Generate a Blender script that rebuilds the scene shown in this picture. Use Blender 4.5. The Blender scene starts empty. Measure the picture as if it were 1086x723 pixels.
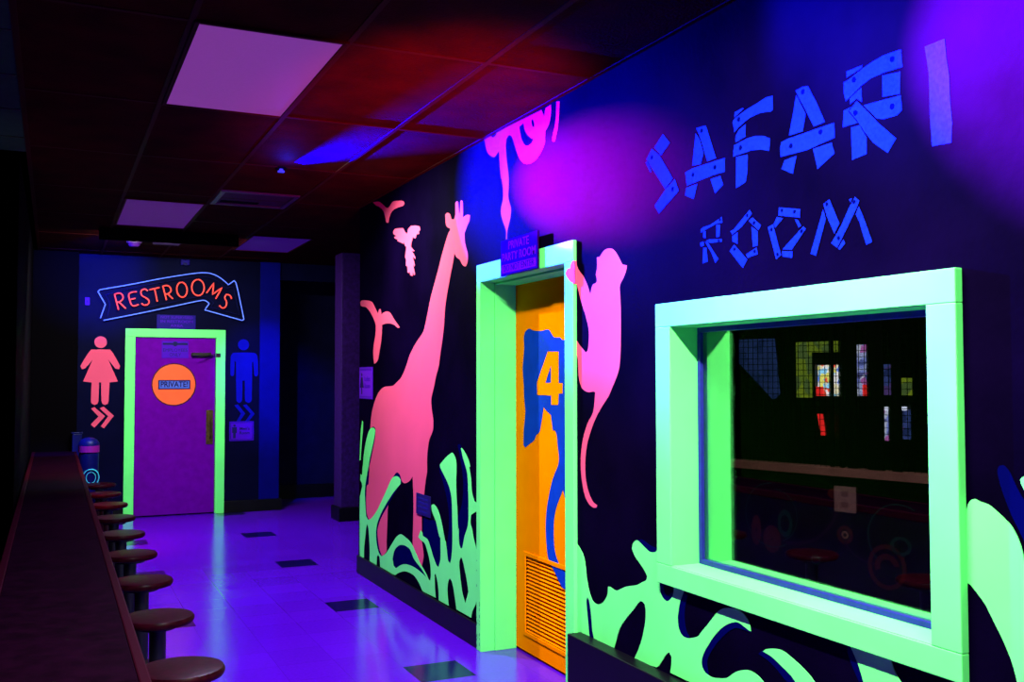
import bpy, bmesh, math, random
from mathutils import Vector, Matrix
from mathutils.geometry import tessellate_polygon
# outlines in metres: (y, z) on the right wall and party door, (x, z) on the far wall
SHAPES = {
 'bird_a': [[(7.148,2.829),(6.994,2.808),(6.898,2.771),(6.779,2.726),(6.668,2.754),(6.566,2.743),(6.438,2.721),(6.407,2.698),(6.438,2.688),(6.565,2.694),(6.668,2.690),(6.736,2.663),(6.766,2.620),(6.818,2.628),(6.843,2.676),(6.897,2.728),(6.977,2.764),(7.075,2.794)]],
 'bird_b': [[(6.657,2.537),(6.622,2.553),(6.535,2.546),(6.436,2.534),(6.394,2.501),(6.353,2.482),(6.326,2.514),(6.272,2.526),(6.180,2.516),(6.103,2.499),(6.082,2.472),(6.115,2.468),(6.103,2.449),(6.154,2.454),(6.180,2.426),(6.211,2.437),(6.232,2.444),(6.264,2.404),(6.271,2.383),(6.200,2.348),(6.218,2.346),(6.253,2.355),(6.179,2.303),(6.184,2.292),(6.231,2.313),(6.189,2.251),(6.204,2.244),(6.231,2.265),(6.188,2.191),(6.209,2.186),(6.236,2.213),(6.235,2.185),(6.283,2.193),(6.297,2.219),(6.316,2.212),(6.343,2.219),(6.343,2.259),(6.378,2.267),(6.371,2.306),(6.393,2.326),(6.366,2.395),(6.394,2.407),(6.421,2.433),(6.435,2.426),(6.492,2.442),(6.563,2.460),(6.549,2.467),(6.621,2.486),(6.636,2.497),(6.584,2.499),(6.651,2.522)]],
 'bird_c': [[(7.475,2.097),(7.432,2.107),(7.292,2.097),(7.155,2.074),(7.095,2.036),(7.006,1.977),(6.984,2.009),(6.943,2.009),(6.926,1.967),(6.864,1.980),(6.772,1.980),(6.711,1.964),(6.622,1.913),(6.501,1.854),(6.540,1.851),(6.622,1.876),(6.710,1.890),(6.816,1.895),(6.910,1.890),(6.915,1.819),(6.939,1.753),(6.970,1.697),(7.002,1.640),(7.066,1.614),(7.099,1.611),(7.116,1.657),(7.123,1.710),(7.101,1.768),(7.069,1.825),(7.060,1.888),(7.087,1.923),(7.154,1.971),(7.222,2.010),(7.325,2.048),(7.449,2.065)]],
 'giraffe': [[(5.762,2.166),(5.694,2.256),(5.638,2.322),(5.583,2.379),(5.551,2.397),(5.551,2.407),(5.617,2.436),(5.632,2.506),(5.595,2.510),(5.551,2.494),(5.529,2.463),(5.487,2.454),(5.465,2.481),(5.466,2.548),(5.440,2.556),(5.417,2.544),(5.409,2.480),(5.397,2.478),(5.384,2.546),(5.366,2.549),(5.347,2.533),(5.345,2.444),(5.281,2.451),(5.235,2.441),(5.247,2.410),(5.281,2.385),(5.321,2.348),(5.311,2.289),(5.275,2.232),(5.267,2.193),(5.290,2.157),(5.321,2.154),(5.361,2.172),(5.392,2.200),(5.444,2.220),(5.480,2.248),(5.507,2.188),(5.539,2.136),(5.566,2.081),(5.598,2.020),(5.635,1.927),(5.652,1.824),(5.686,1.721),(5.719,1.641),(5.742,1.577),(5.792,1.510),(5.833,1.437),(5.875,1.370),(5.861,1.297),(5.837,1.232),(5.844,1.175),(5.907,1.114),(5.938,1.046),(5.950,0.979),(5.949,0.906),(5.973,0.854),(6.002,0.760),(6.046,0.622),(6.045,0.546),(6.040,0.449),(6.010,0.370),(6.031,0.317),(6.068,0.257),(6.131,0.258),(6.195,0.264),(6.208,0.321),(6.222,0.413),(6.222,0.420),(6.206,0.670),(6.226,0.853),(6.278,0.822),(6.358,0.797),(6.413,0.792),(6.468,0.804),(6.624,0.704),(6.747,0.608),(6.769,0.458),(6.783,0.337),(6.782,0.274),(6.858,0.232),(6.920,0.224),(6.984,0.308),(7.008,0.398),(7.115,0.426),(7.233,0.450),(7.285,0.507),(7.294,0.644),(7.270,0.691),(7.230,0.704),(7.211,0.799),(7.212,0.875),(7.192,1.121),(7.160,1.230),(7.111,1.299),(7.046,1.359),(6.951,1.413),(6.857,1.439),(6.765,1.445),(6.646,1.450),(6.560,1.476),(6.461,1.512),(6.365,1.584),(6.285,1.662),(6.154,1.741),(6.029,1.800),(5.980,1.857),(5.931,1.938),(5.884,2.018)]],
 'monkey': [[(4.003,2.039),(3.988,2.043),(3.969,2.032),(3.955,2.010),(3.933,1.987),(3.904,1.966),(3.878,1.939),(3.853,1.905),(3.836,1.874),(3.829,1.885),(3.822,1.902),(3.808,1.917),(3.787,1.920),(3.775,1.926),(3.776,1.940),(3.785,1.958),(3.774,1.981),(3.772,2.005),(3.775,2.032),(3.765,2.034),(3.751,2.031),(3.734,2.043),(3.707,2.057),(3.677,2.060),(3.647,2.056),(3.624,2.045),(3.602,2.026),(3.580,2.002),(3.561,1.980),(3.545,1.976),(3.524,1.971),(3.533,1.947),(3.555,1.919),(3.578,1.898),(3.587,1.873),(3.584,1.885),(3.576,1.798),(3.578,1.640),(3.584,1.574),(3.594,1.534),(3.620,1.494),(3.653,1.454),(3.680,1.422),(3.727,1.384),(3.775,1.341),(3.817,1.292),(3.859,1.227),(3.881,1.170),(3.889,1.107),(3.882,1.044),(3.861,0.998),(3.826,0.960),(3.801,0.949),(3.782,0.946),(3.788,0.934),(3.813,0.931),(3.855,0.943),(3.890,0.974),(3.914,1.028),(3.928,1.089),(3.925,1.160),(3.907,1.225),(3.866,1.296),(3.816,1.347),(3.802,1.389),(3.794,1.439),(3.815,1.442),(3.850,1.438),(3.893,1.445),(3.925,1.466),(3.944,1.508),(3.951,1.580),(3.965,1.609),(3.995,1.624),(3.998,1.671),(3.965,1.673),(3.935,1.651),(3.877,1.616),(3.859,1.627),(3.848,1.683),(3.852,1.725),(3.883,1.790),(3.919,1.849),(3.948,1.909),(3.944,1.902),(3.959,1.928),(3.978,1.935),(3.991,1.939),(3.990,2.029)]],
 'monkey_hand': [[(3.984,2.013),(3.982,2.023),(3.967,2.034),(3.952,2.038),(3.946,2.035),(3.946,1.931),(3.987,1.946),(4.013,1.965),(4.029,1.981),(4.029,1.990),(4.017,2.001),(4.005,2.007),(3.986,2.005)]],
 'snake_body': [[(5.028,2.848),(4.995,2.848),(4.945,2.841),(4.906,2.820),(4.867,2.826),(4.856,2.847),(4.316,2.825),(4.287,2.786),(4.270,2.823),(4.214,2.825),(4.215,2.777),(4.239,2.732),(4.278,2.709),(4.281,2.652),(4.331,2.611),(4.405,2.586),(4.480,2.589),(4.541,2.614),(4.596,2.666),(4.636,2.729),(4.665,2.770),(4.701,2.785),(4.734,2.772),(4.742,2.738),(4.726,2.644),(4.714,2.607),(4.705,2.563),(4.705,2.507),(4.710,2.467),(4.702,2.438),(4.677,2.399),(4.677,2.365),(4.694,2.325),(4.722,2.281),(4.727,2.237),(4.739,2.238),(4.738,2.283),(4.777,2.338),(4.802,2.384),(4.799,2.418),(4.777,2.457),(4.777,2.513),(4.798,2.580),(4.802,2.572),(4.819,2.648),(4.827,2.728),(4.853,2.719),(4.888,2.707),(4.932,2.721),(4.986,2.754),(5.014,2.804)],
   [(4.572,2.800),(4.525,2.808),(4.517,2.798),(4.506,2.768),(4.471,2.733),(4.434,2.710),(4.404,2.700),(4.426,2.683),(4.472,2.680),(4.510,2.695),(4.548,2.737),(4.564,2.775)],
   [(4.429,2.803),(4.411,2.799),(4.396,2.776),(4.396,2.759),(4.414,2.765),(4.429,2.787)]],
 'snake_tail': [[(4.156,2.826),(4.125,2.819),(4.125,2.806),(4.129,2.769),(4.143,2.697),(4.174,2.638),(4.195,2.641),(4.195,2.665),(4.170,2.716),(4.160,2.770)]],
 'plantl': [[(7.446,0.122),(7.338,0.139),(7.332,0.217),(7.299,0.320),(7.282,0.370),(7.256,0.405),(7.225,0.378),(7.203,0.303),(7.189,0.239),(7.188,0.138),(7.014,0.138),(7.005,0.196),(6.973,0.220),(6.942,0.202),(6.928,0.140),(6.756,0.140),(6.589,0.141),(6.532,0.162),(6.394,0.201),(6.273,0.212),(6.169,0.205),(6.080,0.175),(6.030,0.143),(5.993,0.140),(5.785,0.146),(5.799,0.211),(5.804,0.283),(5.786,0.294),(5.758,0.259),(5.735,0.200),(5.731,0.141),(5.563,0.142),(5.585,0.228),(5.570,0.285),(5.543,0.308),(5.506,0.290),(5.464,0.213),(5.437,0.147),(5.214,0.147),(5.195,0.187),(5.131,0.265),(5.131,0.526),(5.176,0.599),(5.205,0.654),(5.224,0.679),(5.215,0.725),(5.148,0.751),(5.129,0.754),(5.129,0.804),(5.167,0.811),(5.205,0.866),(5.215,0.931),(5.244,0.996),(5.225,0.996),(5.244,1.024),(5.293,1.065),(5.353,1.095),(5.370,1.094),(5.343,1.047),(5.303,0.997),(5.273,0.956),(5.258,0.853),(5.253,0.750),(5.263,0.659),(5.312,0.593),(5.348,0.521),(5.372,0.512),(5.397,0.537),(5.403,0.627),(5.414,0.609),(5.424,0.722),(5.445,0.872),(5.439,0.988),(5.456,1.029),(5.498,1.057),(5.541,1.050),(5.627,1.016),(5.716,0.970),(5.705,0.951),(5.638,0.909),(5.561,0.853),(5.519,0.788),(5.508,0.673),(5.503,0.558),(5.507,0.497),(5.522,0.425),(5.543,0.397),(5.577,0.409),(5.614,0.520),(5.625,0.517),(5.681,0.619),(5.749,0.691),(5.818,0.716),(5.865,0.705),(5.853,0.670),(5.783,0.614),(5.726,0.534),(5.703,0.523),(5.702,0.396),(5.736,0.343),(5.782,0.351),(5.851,0.412),(5.923,0.478),(5.971,0.488),(6.020,0.492),(6.032,0.512),(6.062,0.521),(6.107,0.472),(6.057,0.459),(5.983,0.449),(5.934,0.407),(5.886,0.341),(5.870,0.271),(5.881,0.236),(5.902,0.233),(5.946,0.257),(6.006,0.284),(6.031,0.294),(6.073,0.311),(6.144,0.357),(6.248,0.413),(6.355,0.432),(6.451,0.441),(6.535,0.418),(6.635,0.360),(6.767,0.272),(6.858,0.232),(6.920,0.222),(6.983,0.252),(7.026,0.321),(7.024,0.405),(6.955,0.490),(6.816,0.591),(6.609,0.714),(6.468,0.782),(6.474,0.808),(6.524,0.826),(6.610,0.818),(6.669,0.795),(6.757,0.727),(6.909,0.608),(7.019,0.529),(7.149,0.461),(7.232,0.440),(7.284,0.458),(7.309,0.544),(7.321,0.651),(7.271,0.764),(7.222,0.857),(7.238,0.802),(7.205,0.885),(7.140,0.978),(7.075,1.078),(7.059,1.122),(7.109,1.135),(7.192,1.121),(7.259,1.069),(7.326,0.976),(7.360,0.894),(7.376,0.813),(7.383,0.834),(7.393,0.768),(7.421,0.756),(7.439,0.764),(7.445,0.714),(7.410,0.702),(7.391,0.674),(7.436,0.609),(7.454,0.582),(7.455,0.203)],
   [(6.464,0.368),(6.354,0.376),(6.261,0.364),(6.195,0.319),(6.093,0.290),(6.043,0.277),(5.946,0.239),(6.043,0.253),(6.169,0.264),(6.300,0.261),(6.408,0.245),(6.490,0.222),(6.561,0.194),(6.618,0.201),(6.642,0.242),(6.605,0.302),(6.534,0.344)],
   [(5.368,0.462),(5.393,0.431),(5.388,0.379),(5.352,0.273),(5.302,0.209),(5.253,0.285),(5.282,0.353),(5.332,0.434),(5.352,0.457)]],
 'bladel': [[(7.400,1.177),(7.375,1.168),(7.381,1.112),(7.414,0.990),(7.437,0.873),(7.469,0.866),(7.450,1.008),(7.434,1.110)]],
 'nl1': [[(5.716,0.970),(5.627,0.910),(5.551,0.854),(5.508,0.789),(5.497,0.674),(5.497,0.536),(5.517,0.426),(5.543,0.395),(5.577,0.407),(5.599,0.483),(5.578,0.547),(5.561,0.620),(5.572,0.719),(5.638,0.838),(5.727,0.941)]],
 'nl2': [[(5.425,1.110),(5.394,1.116),(5.362,1.099),(5.323,1.048),(5.283,0.991),(5.254,0.958),(5.246,0.854),(5.246,0.751),(5.257,0.660),(5.312,0.589),(5.348,0.518),(5.372,0.509),(5.401,0.536),(5.410,0.626),(5.414,0.609),(5.404,0.701),(5.357,0.767),(5.333,0.883),(5.363,0.994)]],
 'nl3': [[(6.008,0.610),(5.900,0.611),(5.783,0.610),(5.714,0.535),(5.696,0.524),(5.696,0.397),(5.736,0.339),(5.788,0.350),(5.851,0.408),(5.933,0.477),(6.020,0.488)]],
 'nl4': [[(6.354,0.380),(6.248,0.371),(6.183,0.326),(6.073,0.297),(6.024,0.277),(5.924,0.237),(5.898,0.229),(6.043,0.248),(6.169,0.262),(6.300,0.258),(6.407,0.242),(6.490,0.220),(6.561,0.191),(6.633,0.198),(6.654,0.240),(6.617,0.300),(6.534,0.348),(6.464,0.371)]],
 'nl5': [[(6.639,0.811),(6.559,0.850),(6.491,0.841),(6.446,0.793),(6.595,0.707),(6.756,0.598),(6.923,0.484),(6.995,0.400),(6.994,0.354),(6.952,0.266),(6.898,0.230),(6.936,0.218),(6.999,0.249),(7.046,0.347),(7.046,0.393),(6.939,0.501),(6.756,0.635),(6.553,0.774),(6.610,0.809)]],
 'nl6': [[(7.192,1.123),(7.109,1.144),(7.053,1.129),(7.065,1.069),(7.123,0.969),(7.188,0.867),(7.218,0.828),(7.230,0.709),(7.277,0.690),(7.289,0.546),(7.267,0.460),(7.216,0.445),(7.266,0.435),(7.320,0.542),(7.332,0.650),(7.273,0.863)]],
 'plantr': [[(4.013,0.760),(3.991,0.762),(3.952,0.742),(3.916,0.718),(3.898,0.692),(3.886,0.653),(3.875,0.604),(3.857,0.561),(3.829,0.526),(3.794,0.515),(3.754,0.523),(3.721,0.543),(3.693,0.576),(3.689,0.610),(3.671,0.611),(3.644,0.606),(3.617,0.607),(3.580,0.622),(3.538,0.639),(3.458,0.660),(3.418,0.679),(3.389,0.692),(3.381,0.709),(3.398,0.727),(3.437,0.752),(3.476,0.777),(3.494,0.801),(3.486,0.823),(3.456,0.841),(3.426,0.832),(3.388,0.817),(3.359,0.809),(3.322,0.815),(3.298,0.829),(3.249,0.768),(3.291,0.710),(3.294,0.684),(3.282,0.656),(3.260,0.641),(3.240,0.639),(3.217,0.652),(3.199,0.673),(3.192,0.714),(3.123,0.722),(3.132,0.691),(3.154,0.652),(3.167,0.605),(3.170,0.587),(3.164,0.554),(3.147,0.534),(3.113,0.528),(3.071,0.539),(3.039,0.552),(3.025,0.566),(2.976,0.612),(2.918,0.667),(2.899,0.679),(2.880,0.687),(2.830,0.697),(2.790,0.695),(2.760,0.682),(2.743,0.664),(2.737,0.638),(2.765,0.645),(2.800,0.654),(2.826,0.650),(2.872,0.630),(2.919,0.596),(2.962,0.552),(3.002,0.502),(3.019,0.463),(3.007,0.437),(2.969,0.424),(2.912,0.433),(2.865,0.449),(2.820,0.480),(2.776,0.498),(2.741,0.504),(2.707,0.500),(2.674,0.487),(2.558,0.407),(2.651,0.376),(3.223,0.370),(3.214,0.404),(3.213,0.434),(3.231,0.446),(3.249,0.433),(3.281,0.397),(3.318,0.366),(3.481,0.359),(3.451,0.400),(3.421,0.455),(3.401,0.511),(3.393,0.565),(3.400,0.594),(3.424,0.601),(3.444,0.593),(3.479,0.560),(3.540,0.509),(3.592,0.457),(3.619,0.408),(3.644,0.356),(3.807,0.349),(3.826,0.393),(3.835,0.448),(3.852,0.513),(3.867,0.530),(3.879,0.513),(3.876,0.479),(3.861,0.402),(3.853,0.353),(3.957,0.350),(4.004,0.349)]],
 'blader': [[(2.673,0.587),(2.656,0.598),(2.624,0.608),(2.576,0.613),(2.530,0.601),(2.478,0.582),(2.428,0.554),(2.341,0.474),(2.268,0.399),(2.407,0.396),(2.457,0.438),(2.516,0.530),(2.577,0.561),(2.632,0.581)]],
 'stemr': [[(2.328,0.736),(2.278,0.707),(2.256,0.679),(2.237,0.648),(2.221,0.611),(2.194,0.559),(2.177,0.336),(1.991,0.354),(2.041,0.604),(2.081,0.649),(2.104,0.678),(2.117,0.705),(2.144,0.741)]],
 'leafr': [[(1.881,1.142),(1.851,1.148),(1.846,1.165),(1.836,1.181),(1.823,1.187),(1.808,1.182),(1.782,1.177),(1.761,1.165),(1.735,1.147),(1.717,1.132),(1.700,1.107),(1.688,1.078),(1.680,1.040),(1.647,0.910),(1.620,0.694),(1.661,0.524),(1.696,0.670),(1.709,0.751),(1.721,0.791),(1.734,0.820),(1.751,0.851),(1.774,0.886),(1.797,0.922),(1.821,0.946),(1.840,0.963),(1.852,0.967),(1.864,0.965),(1.900,0.958)]],
 'leafr2': [[(1.688,1.251),(1.680,1.257),(1.664,1.265),(1.620,1.230),(1.634,1.172),(1.666,1.203),(1.681,1.230),(1.687,1.241)]],
 'nr1': [[(1.754,1.268),(1.747,1.279),(1.734,1.280),(1.718,1.264),(1.702,1.234),(1.687,1.209),(1.666,1.180),(1.649,1.046),(1.669,1.077),(1.695,1.123),(1.716,1.159),(1.733,1.196),(1.748,1.237)]],
 'nr2': [[(3.132,0.693),(3.163,0.643),(3.175,0.586),(3.167,0.553),(3.147,0.530),(3.113,0.526),(3.096,0.535),(3.117,0.555),(3.127,0.597),(3.122,0.641),(3.107,0.688)]],
 'nr3': [[(3.458,0.843),(3.416,0.848),(3.368,0.836),(3.312,0.831),(3.308,0.814),(3.359,0.806),(3.407,0.822)]],
 'nr4': [[(2.919,0.599),(2.962,0.555),(3.004,0.501),(3.023,0.462),(3.009,0.435),(2.978,0.427),(2.987,0.471),(2.958,0.519),(2.900,0.578),(2.827,0.629),(2.773,0.635),(2.737,0.635),(2.799,0.657),(2.826,0.653),(2.872,0.632)]],
 'nr5': [[(2.674,0.589),(2.632,0.583),(2.577,0.563),(2.512,0.531),(2.554,0.519),(2.601,0.544),(2.649,0.563),(2.698,0.572)]],
 'nr6': [[(2.281,0.704),(2.268,0.698),(2.243,0.658),(2.221,0.611),(2.240,0.606),(2.262,0.638),(2.284,0.680)]],
 'nr7': [[(3.879,0.513),(3.876,0.479),(3.861,0.402),(3.853,0.350),(3.804,0.349),(3.824,0.394),(3.832,0.449),(3.849,0.514),(3.867,0.533)]],
 'nr8': [[(3.291,0.695),(3.286,0.656),(3.261,0.639),(3.240,0.637),(3.213,0.651),(3.195,0.672),(3.210,0.680),(3.232,0.661),(3.255,0.667),(3.268,0.694)]],
 'elephant': [[(4.858,1.773),(4.819,1.761),(4.705,1.753),(4.650,1.758),(4.617,1.752),(4.569,1.715),(4.499,1.710),(4.474,1.697),(4.386,1.693),(4.307,1.685),(4.259,1.637),(4.274,0.952),(4.333,0.829),(4.437,0.882),(4.470,0.933),(4.531,0.855),(4.563,0.795),(4.575,0.727),(4.569,0.630),(4.549,0.586),(4.508,0.545),(4.437,0.512),(4.388,0.506),(4.388,0.450),(4.468,0.435),(4.508,0.456),(4.570,0.506),(4.633,0.553),(4.654,0.618),(4.665,0.715),(4.655,0.800),(4.628,0.885),(4.592,0.962),(4.556,1.013),(4.521,1.056),(4.512,1.097),(4.526,1.152),(4.537,1.208),(4.555,1.230),(4.581,1.230),(4.599,1.295),(4.602,1.309),(4.652,1.328),(4.689,1.348),(4.699,1.308),(4.717,1.257),(4.736,1.215),(4.774,1.196),(4.803,1.165),(4.851,1.145),(4.910,1.120),(4.934,1.132),(4.930,1.214),(4.915,1.275),(4.909,1.320),(4.923,1.389),(4.929,1.467),(4.942,1.545),(4.938,1.588),(4.922,1.666),(4.928,1.727),(4.908,1.756)]],
 'numeral': [[(4.633,1.641),(4.512,1.638),(4.513,1.475),(4.470,1.476),(4.470,1.423),(4.513,1.422),(4.519,1.364),(4.595,1.362),(4.594,1.411),(4.758,1.411),(4.763,1.476)],
   [(4.597,1.571),(4.598,1.477),(4.664,1.476)]],
 'louver': [[(4.902,0.529),(4.441,0.533),(4.444,0.118),(4.904,0.125)]],
 'woman': [[(0.367,1.814),(0.554,1.816),(0.585,1.777),(0.657,1.640),(0.648,1.604),(0.611,1.610),(0.537,1.708),(0.637,1.472),(0.553,1.462),(0.546,1.260),(0.538,1.233),(0.512,1.220),(0.487,1.234),(0.477,1.261),(0.471,1.463),(0.449,1.463),(0.447,1.262),(0.436,1.234),(0.409,1.221),(0.382,1.235),(0.373,1.262),(0.377,1.463),(0.293,1.473),(0.383,1.707),(0.312,1.615),(0.277,1.603),(0.264,1.638),(0.337,1.775)]],
 'woman_head': [[(0.460,1.894),(0.522,1.895)]],
 'man': [[(1.859,1.794),(2.072,1.796),(2.103,1.784),(2.120,1.750),(2.127,1.550),(2.117,1.529),(2.095,1.527),(2.084,1.546),(2.069,1.698),(2.059,1.687),(2.058,1.267),(2.048,1.238),(2.020,1.224),(1.991,1.239),(1.983,1.268),(1.979,1.479),(1.952,1.479),(1.950,1.268),(1.940,1.239),(1.918,1.225),(1.896,1.240),(1.887,1.269),(1.880,1.686),(1.863,1.703),(1.859,1.550),(1.849,1.531),(1.829,1.531),(1.819,1.550),(1.821,1.748),(1.836,1.781)]],
 'man_head': [[(1.961,1.886),(2.024,1.887)]],
 'chev_w': [[(0.372,1.185),(0.408,1.200),(0.514,1.100),(0.411,0.980),(0.374,1.015),(0.449,1.098)],
   [(0.459,1.185),(0.498,1.204),(0.603,1.103),(0.505,0.970),(0.474,0.994),(0.545,1.100)]],
 'chev_m': [[(1.864,1.201),(1.904,1.211),(1.986,1.106),(1.906,0.988),(1.882,1.005),(1.940,1.107)],
   [(1.961,1.200),(2.000,1.210),(2.092,1.100),(2.007,0.992),(1.977,1.003),(2.047,1.101)]],
 'neon_arrow': [[(0.452,2.150),(0.498,2.298),(0.424,2.431),(0.442,2.453),(0.751,2.522),(1.068,2.600),(1.413,2.671),(1.549,2.682),(1.648,2.655),(1.728,2.603),(1.778,2.558),(1.842,2.608),(1.865,2.571),(1.953,2.171),(1.933,2.160),(1.524,2.267),(1.572,2.339),(1.533,2.369),(1.494,2.373),(1.262,2.316),(0.885,2.221),(0.483,2.126)]],
 'neon_inner': [[(0.519,2.167),(0.541,2.305),(0.498,2.402),(0.753,2.480),(1.070,2.558),(1.415,2.627),(1.543,2.636),(1.652,2.602),(1.752,2.517),(1.832,2.541),(1.905,2.223),(1.585,2.300),(1.624,2.348),(1.545,2.413),(1.457,2.414),(1.264,2.368),(0.886,2.266)]],
}
LETTERS = [
 ('letter_s', [[(3.249,2.462),(3.202,2.418),(3.263,2.381),(3.310,2.422)],
   [(3.329,2.421),(3.277,2.386),(3.183,2.274),(3.236,2.243),(3.368,2.386)],
   [(3.170,2.269),(3.143,2.219),(3.280,2.152),(3.312,2.188),(3.230,2.241)],
   [(3.375,2.374),(3.364,2.377),(3.332,2.331),(3.341,2.328)]],
  [(3.329,2.386),(3.184,2.233)]),
 ('letter_a', [[(3.031,2.416),(3.007,2.389),(2.983,2.330),(3.000,2.294),(3.054,2.298)],
   [(3.027,2.435),(2.967,2.431),(2.907,2.297),(2.960,2.296),(3.001,2.392)],
   [(3.100,2.282),(3.050,2.288),(2.861,2.288),(2.855,2.287),(2.857,2.238),(2.933,2.238),(3.090,2.229)],
   [(3.093,2.222),(3.022,2.225),(3.047,2.171),(3.102,2.194)],
   [(2.942,2.227),(2.883,2.228),(2.866,2.193),(2.914,2.169)]],
  [(2.992,2.417),(3.050,2.264),(2.914,2.265)]),
 ('letter_f', [[(2.797,2.438),(2.752,2.442),(2.746,2.438),(2.799,2.420)],
   [(2.809,2.407),(2.796,2.416),(2.738,2.430),(2.675,2.439),(2.627,2.447),(2.594,2.443),(2.593,2.396),(2.604,2.393),(2.655,2.401),(2.717,2.398),(2.775,2.379),(2.800,2.367)],
   [(2.793,2.353),(2.773,2.370),(2.737,2.382),(2.739,2.337),(2.794,2.330)],
   [(2.803,2.321),(2.732,2.330),(2.683,2.328),(2.643,2.319),(2.609,2.303),(2.615,2.262),(2.657,2.276),(2.712,2.283),(2.807,2.282)],
   [(2.791,2.277),(2.728,2.273),(2.728,2.263),(2.730,2.213),(2.740,2.179),(2.794,2.167)]],
  [(2.774,2.407),(2.766,2.305)]),
 ('letter_a', [[(2.479,2.415),(2.436,2.343),(2.451,2.291),(2.516,2.291),(2.492,2.369)],
   [(2.482,2.431),(2.448,2.434),(2.424,2.430),(2.384,2.363),(2.350,2.297),(2.400,2.294),(2.437,2.357)],
   [(2.554,2.278),(2.525,2.282),(2.310,2.285),(2.309,2.238),(2.434,2.226),(2.558,2.229),(2.560,2.255)],
   [(2.538,2.215),(2.481,2.218),(2.499,2.162),(2.554,2.189)],
   [(2.405,2.224),(2.323,2.226),(2.310,2.190),(2.385,2.156)]],
  [(2.447,2.418),(2.507,2.255),(2.370,2.270)]),
 ('letter_r', [[(2.256,2.429),(2.191,2.429),(2.195,2.421),(2.255,2.410)],
   [(2.268,2.398),(2.243,2.402),(2.191,2.418),(2.155,2.427),(2.106,2.434),(2.043,2.432),(2.039,2.380),(2.107,2.383),(2.156,2.381),(2.199,2.368),(2.260,2.339),(2.267,2.364)],
   [(2.243,2.344),(2.196,2.363),(2.195,2.319),(2.215,2.335),(2.243,2.326)],
   [(2.114,2.376),(2.047,2.369),(2.050,2.306),(2.114,2.314)],
   [(2.188,2.308),(2.047,2.301),(2.043,2.258),(2.062,2.247),(2.109,2.248),(2.137,2.256)],
   [(2.269,2.312),(2.241,2.316),(2.251,2.305),(2.213,2.262),(2.274,2.262)],
   [(2.247,2.306),(2.215,2.328),(2.186,2.299),(2.130,2.240),(2.066,2.182),(2.098,2.147),(2.152,2.188),(2.188,2.231),(2.216,2.271)],
   [(2.240,2.254),(2.205,2.253),(2.179,2.211),(2.179,2.161),(2.237,2.155)]],
  [(2.225,2.395),(2.076,2.413),(2.079,2.277),(2.221,2.293)]),
 ('letter_i', [[(1.960,2.414),(1.892,2.415),(1.888,2.363),(1.880,2.311),(1.878,2.241),(1.873,2.181),(1.877,2.128),(1.940,2.132),(1.945,2.208),(1.947,2.330),(1.952,2.367)]],
  []),
 ('letter_r', [[(3.003,2.051),(2.988,2.057),(2.946,2.059),(2.909,2.069),(2.876,2.079),(2.873,2.057),(2.909,2.058),(2.954,2.049),(3.003,2.039)],
   [(2.988,2.041),(2.973,2.040),(2.973,2.015),(2.988,2.017)],
   [(2.909,2.054),(2.886,2.052),(2.891,2.009),(2.910,2.009)],
   [(2.970,2.005),(2.947,2.007),(2.877,1.999),(2.877,1.989),(2.947,1.993)],
   [(3.009,2.001),(2.989,2.004),(2.983,1.989),(3.004,1.986)],
   [(2.989,1.981),(2.970,1.979),(2.962,1.927),(2.994,1.923)],
   [(2.979,2.002),(2.963,2.000),(2.940,1.974),(2.898,1.929),(2.917,1.917),(2.940,1.956)]],
  [(2.887,2.070),(2.895,1.994)]),
 ('letter_o', [[(2.827,2.020),(2.809,2.024),(2.720,2.079),(2.708,2.064),(2.761,2.028),(2.818,2.006)],
   [(2.705,2.050),(2.661,2.018),(2.675,2.002),(2.727,2.043)],
   [(2.711,2.020),(2.678,1.999),(2.679,1.951),(2.705,1.949)],
   [(2.817,2.001),(2.787,2.011),(2.788,1.970),(2.817,1.982)],
   [(2.833,1.950),(2.807,1.970),(2.736,1.909),(2.760,1.882)],
   [(2.743,1.928),(2.685,1.945),(2.679,1.921),(2.734,1.915)]],
  [(2.733,2.062),(2.697,2.031),(2.805,1.953),(2.695,1.933)]),
 ('letter_o', [[(2.569,2.064),(2.466,2.042),(2.469,2.015),(2.572,2.037)],
   [(2.580,2.034),(2.549,2.025),(2.589,1.999),(2.595,2.014)],
   [(2.493,2.013),(2.478,2.009),(2.464,1.988),(2.475,1.983)],
   [(2.626,2.006),(2.600,2.012),(2.561,1.905),(2.586,1.893)],
   [(2.453,1.985),(2.442,1.975),(2.509,1.916),(2.554,1.923)],
   [(2.557,1.918),(2.506,1.911),(2.507,1.889),(2.554,1.899)]],
  [(2.554,2.051),(2.494,2.038),(2.607,1.996),(2.461,1.970),(2.579,1.909)]),
 ('letter_m', [[(2.363,2.026),(2.352,1.993),(2.397,1.884),(2.422,1.893)],
   [(2.362,2.042),(2.335,2.052),(2.294,1.971),(2.316,1.943),(2.348,2.003)],
   [(2.228,2.042),(2.211,2.027),(2.222,2.007),(2.288,1.919),(2.305,1.898),(2.330,1.915),(2.289,1.960),(2.249,2.018)],
   [(2.278,1.921),(2.271,1.907),(2.293,1.890),(2.301,1.895)],
   [(2.213,2.010),(2.196,1.977),(2.162,1.898),(2.186,1.892),(2.212,1.964),(2.227,1.990)],
   [(2.253,2.038),(2.240,2.040),(2.247,2.028)]],
  [(2.346,2.039),(2.232,2.027),(2.298,1.927)]),
]
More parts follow.
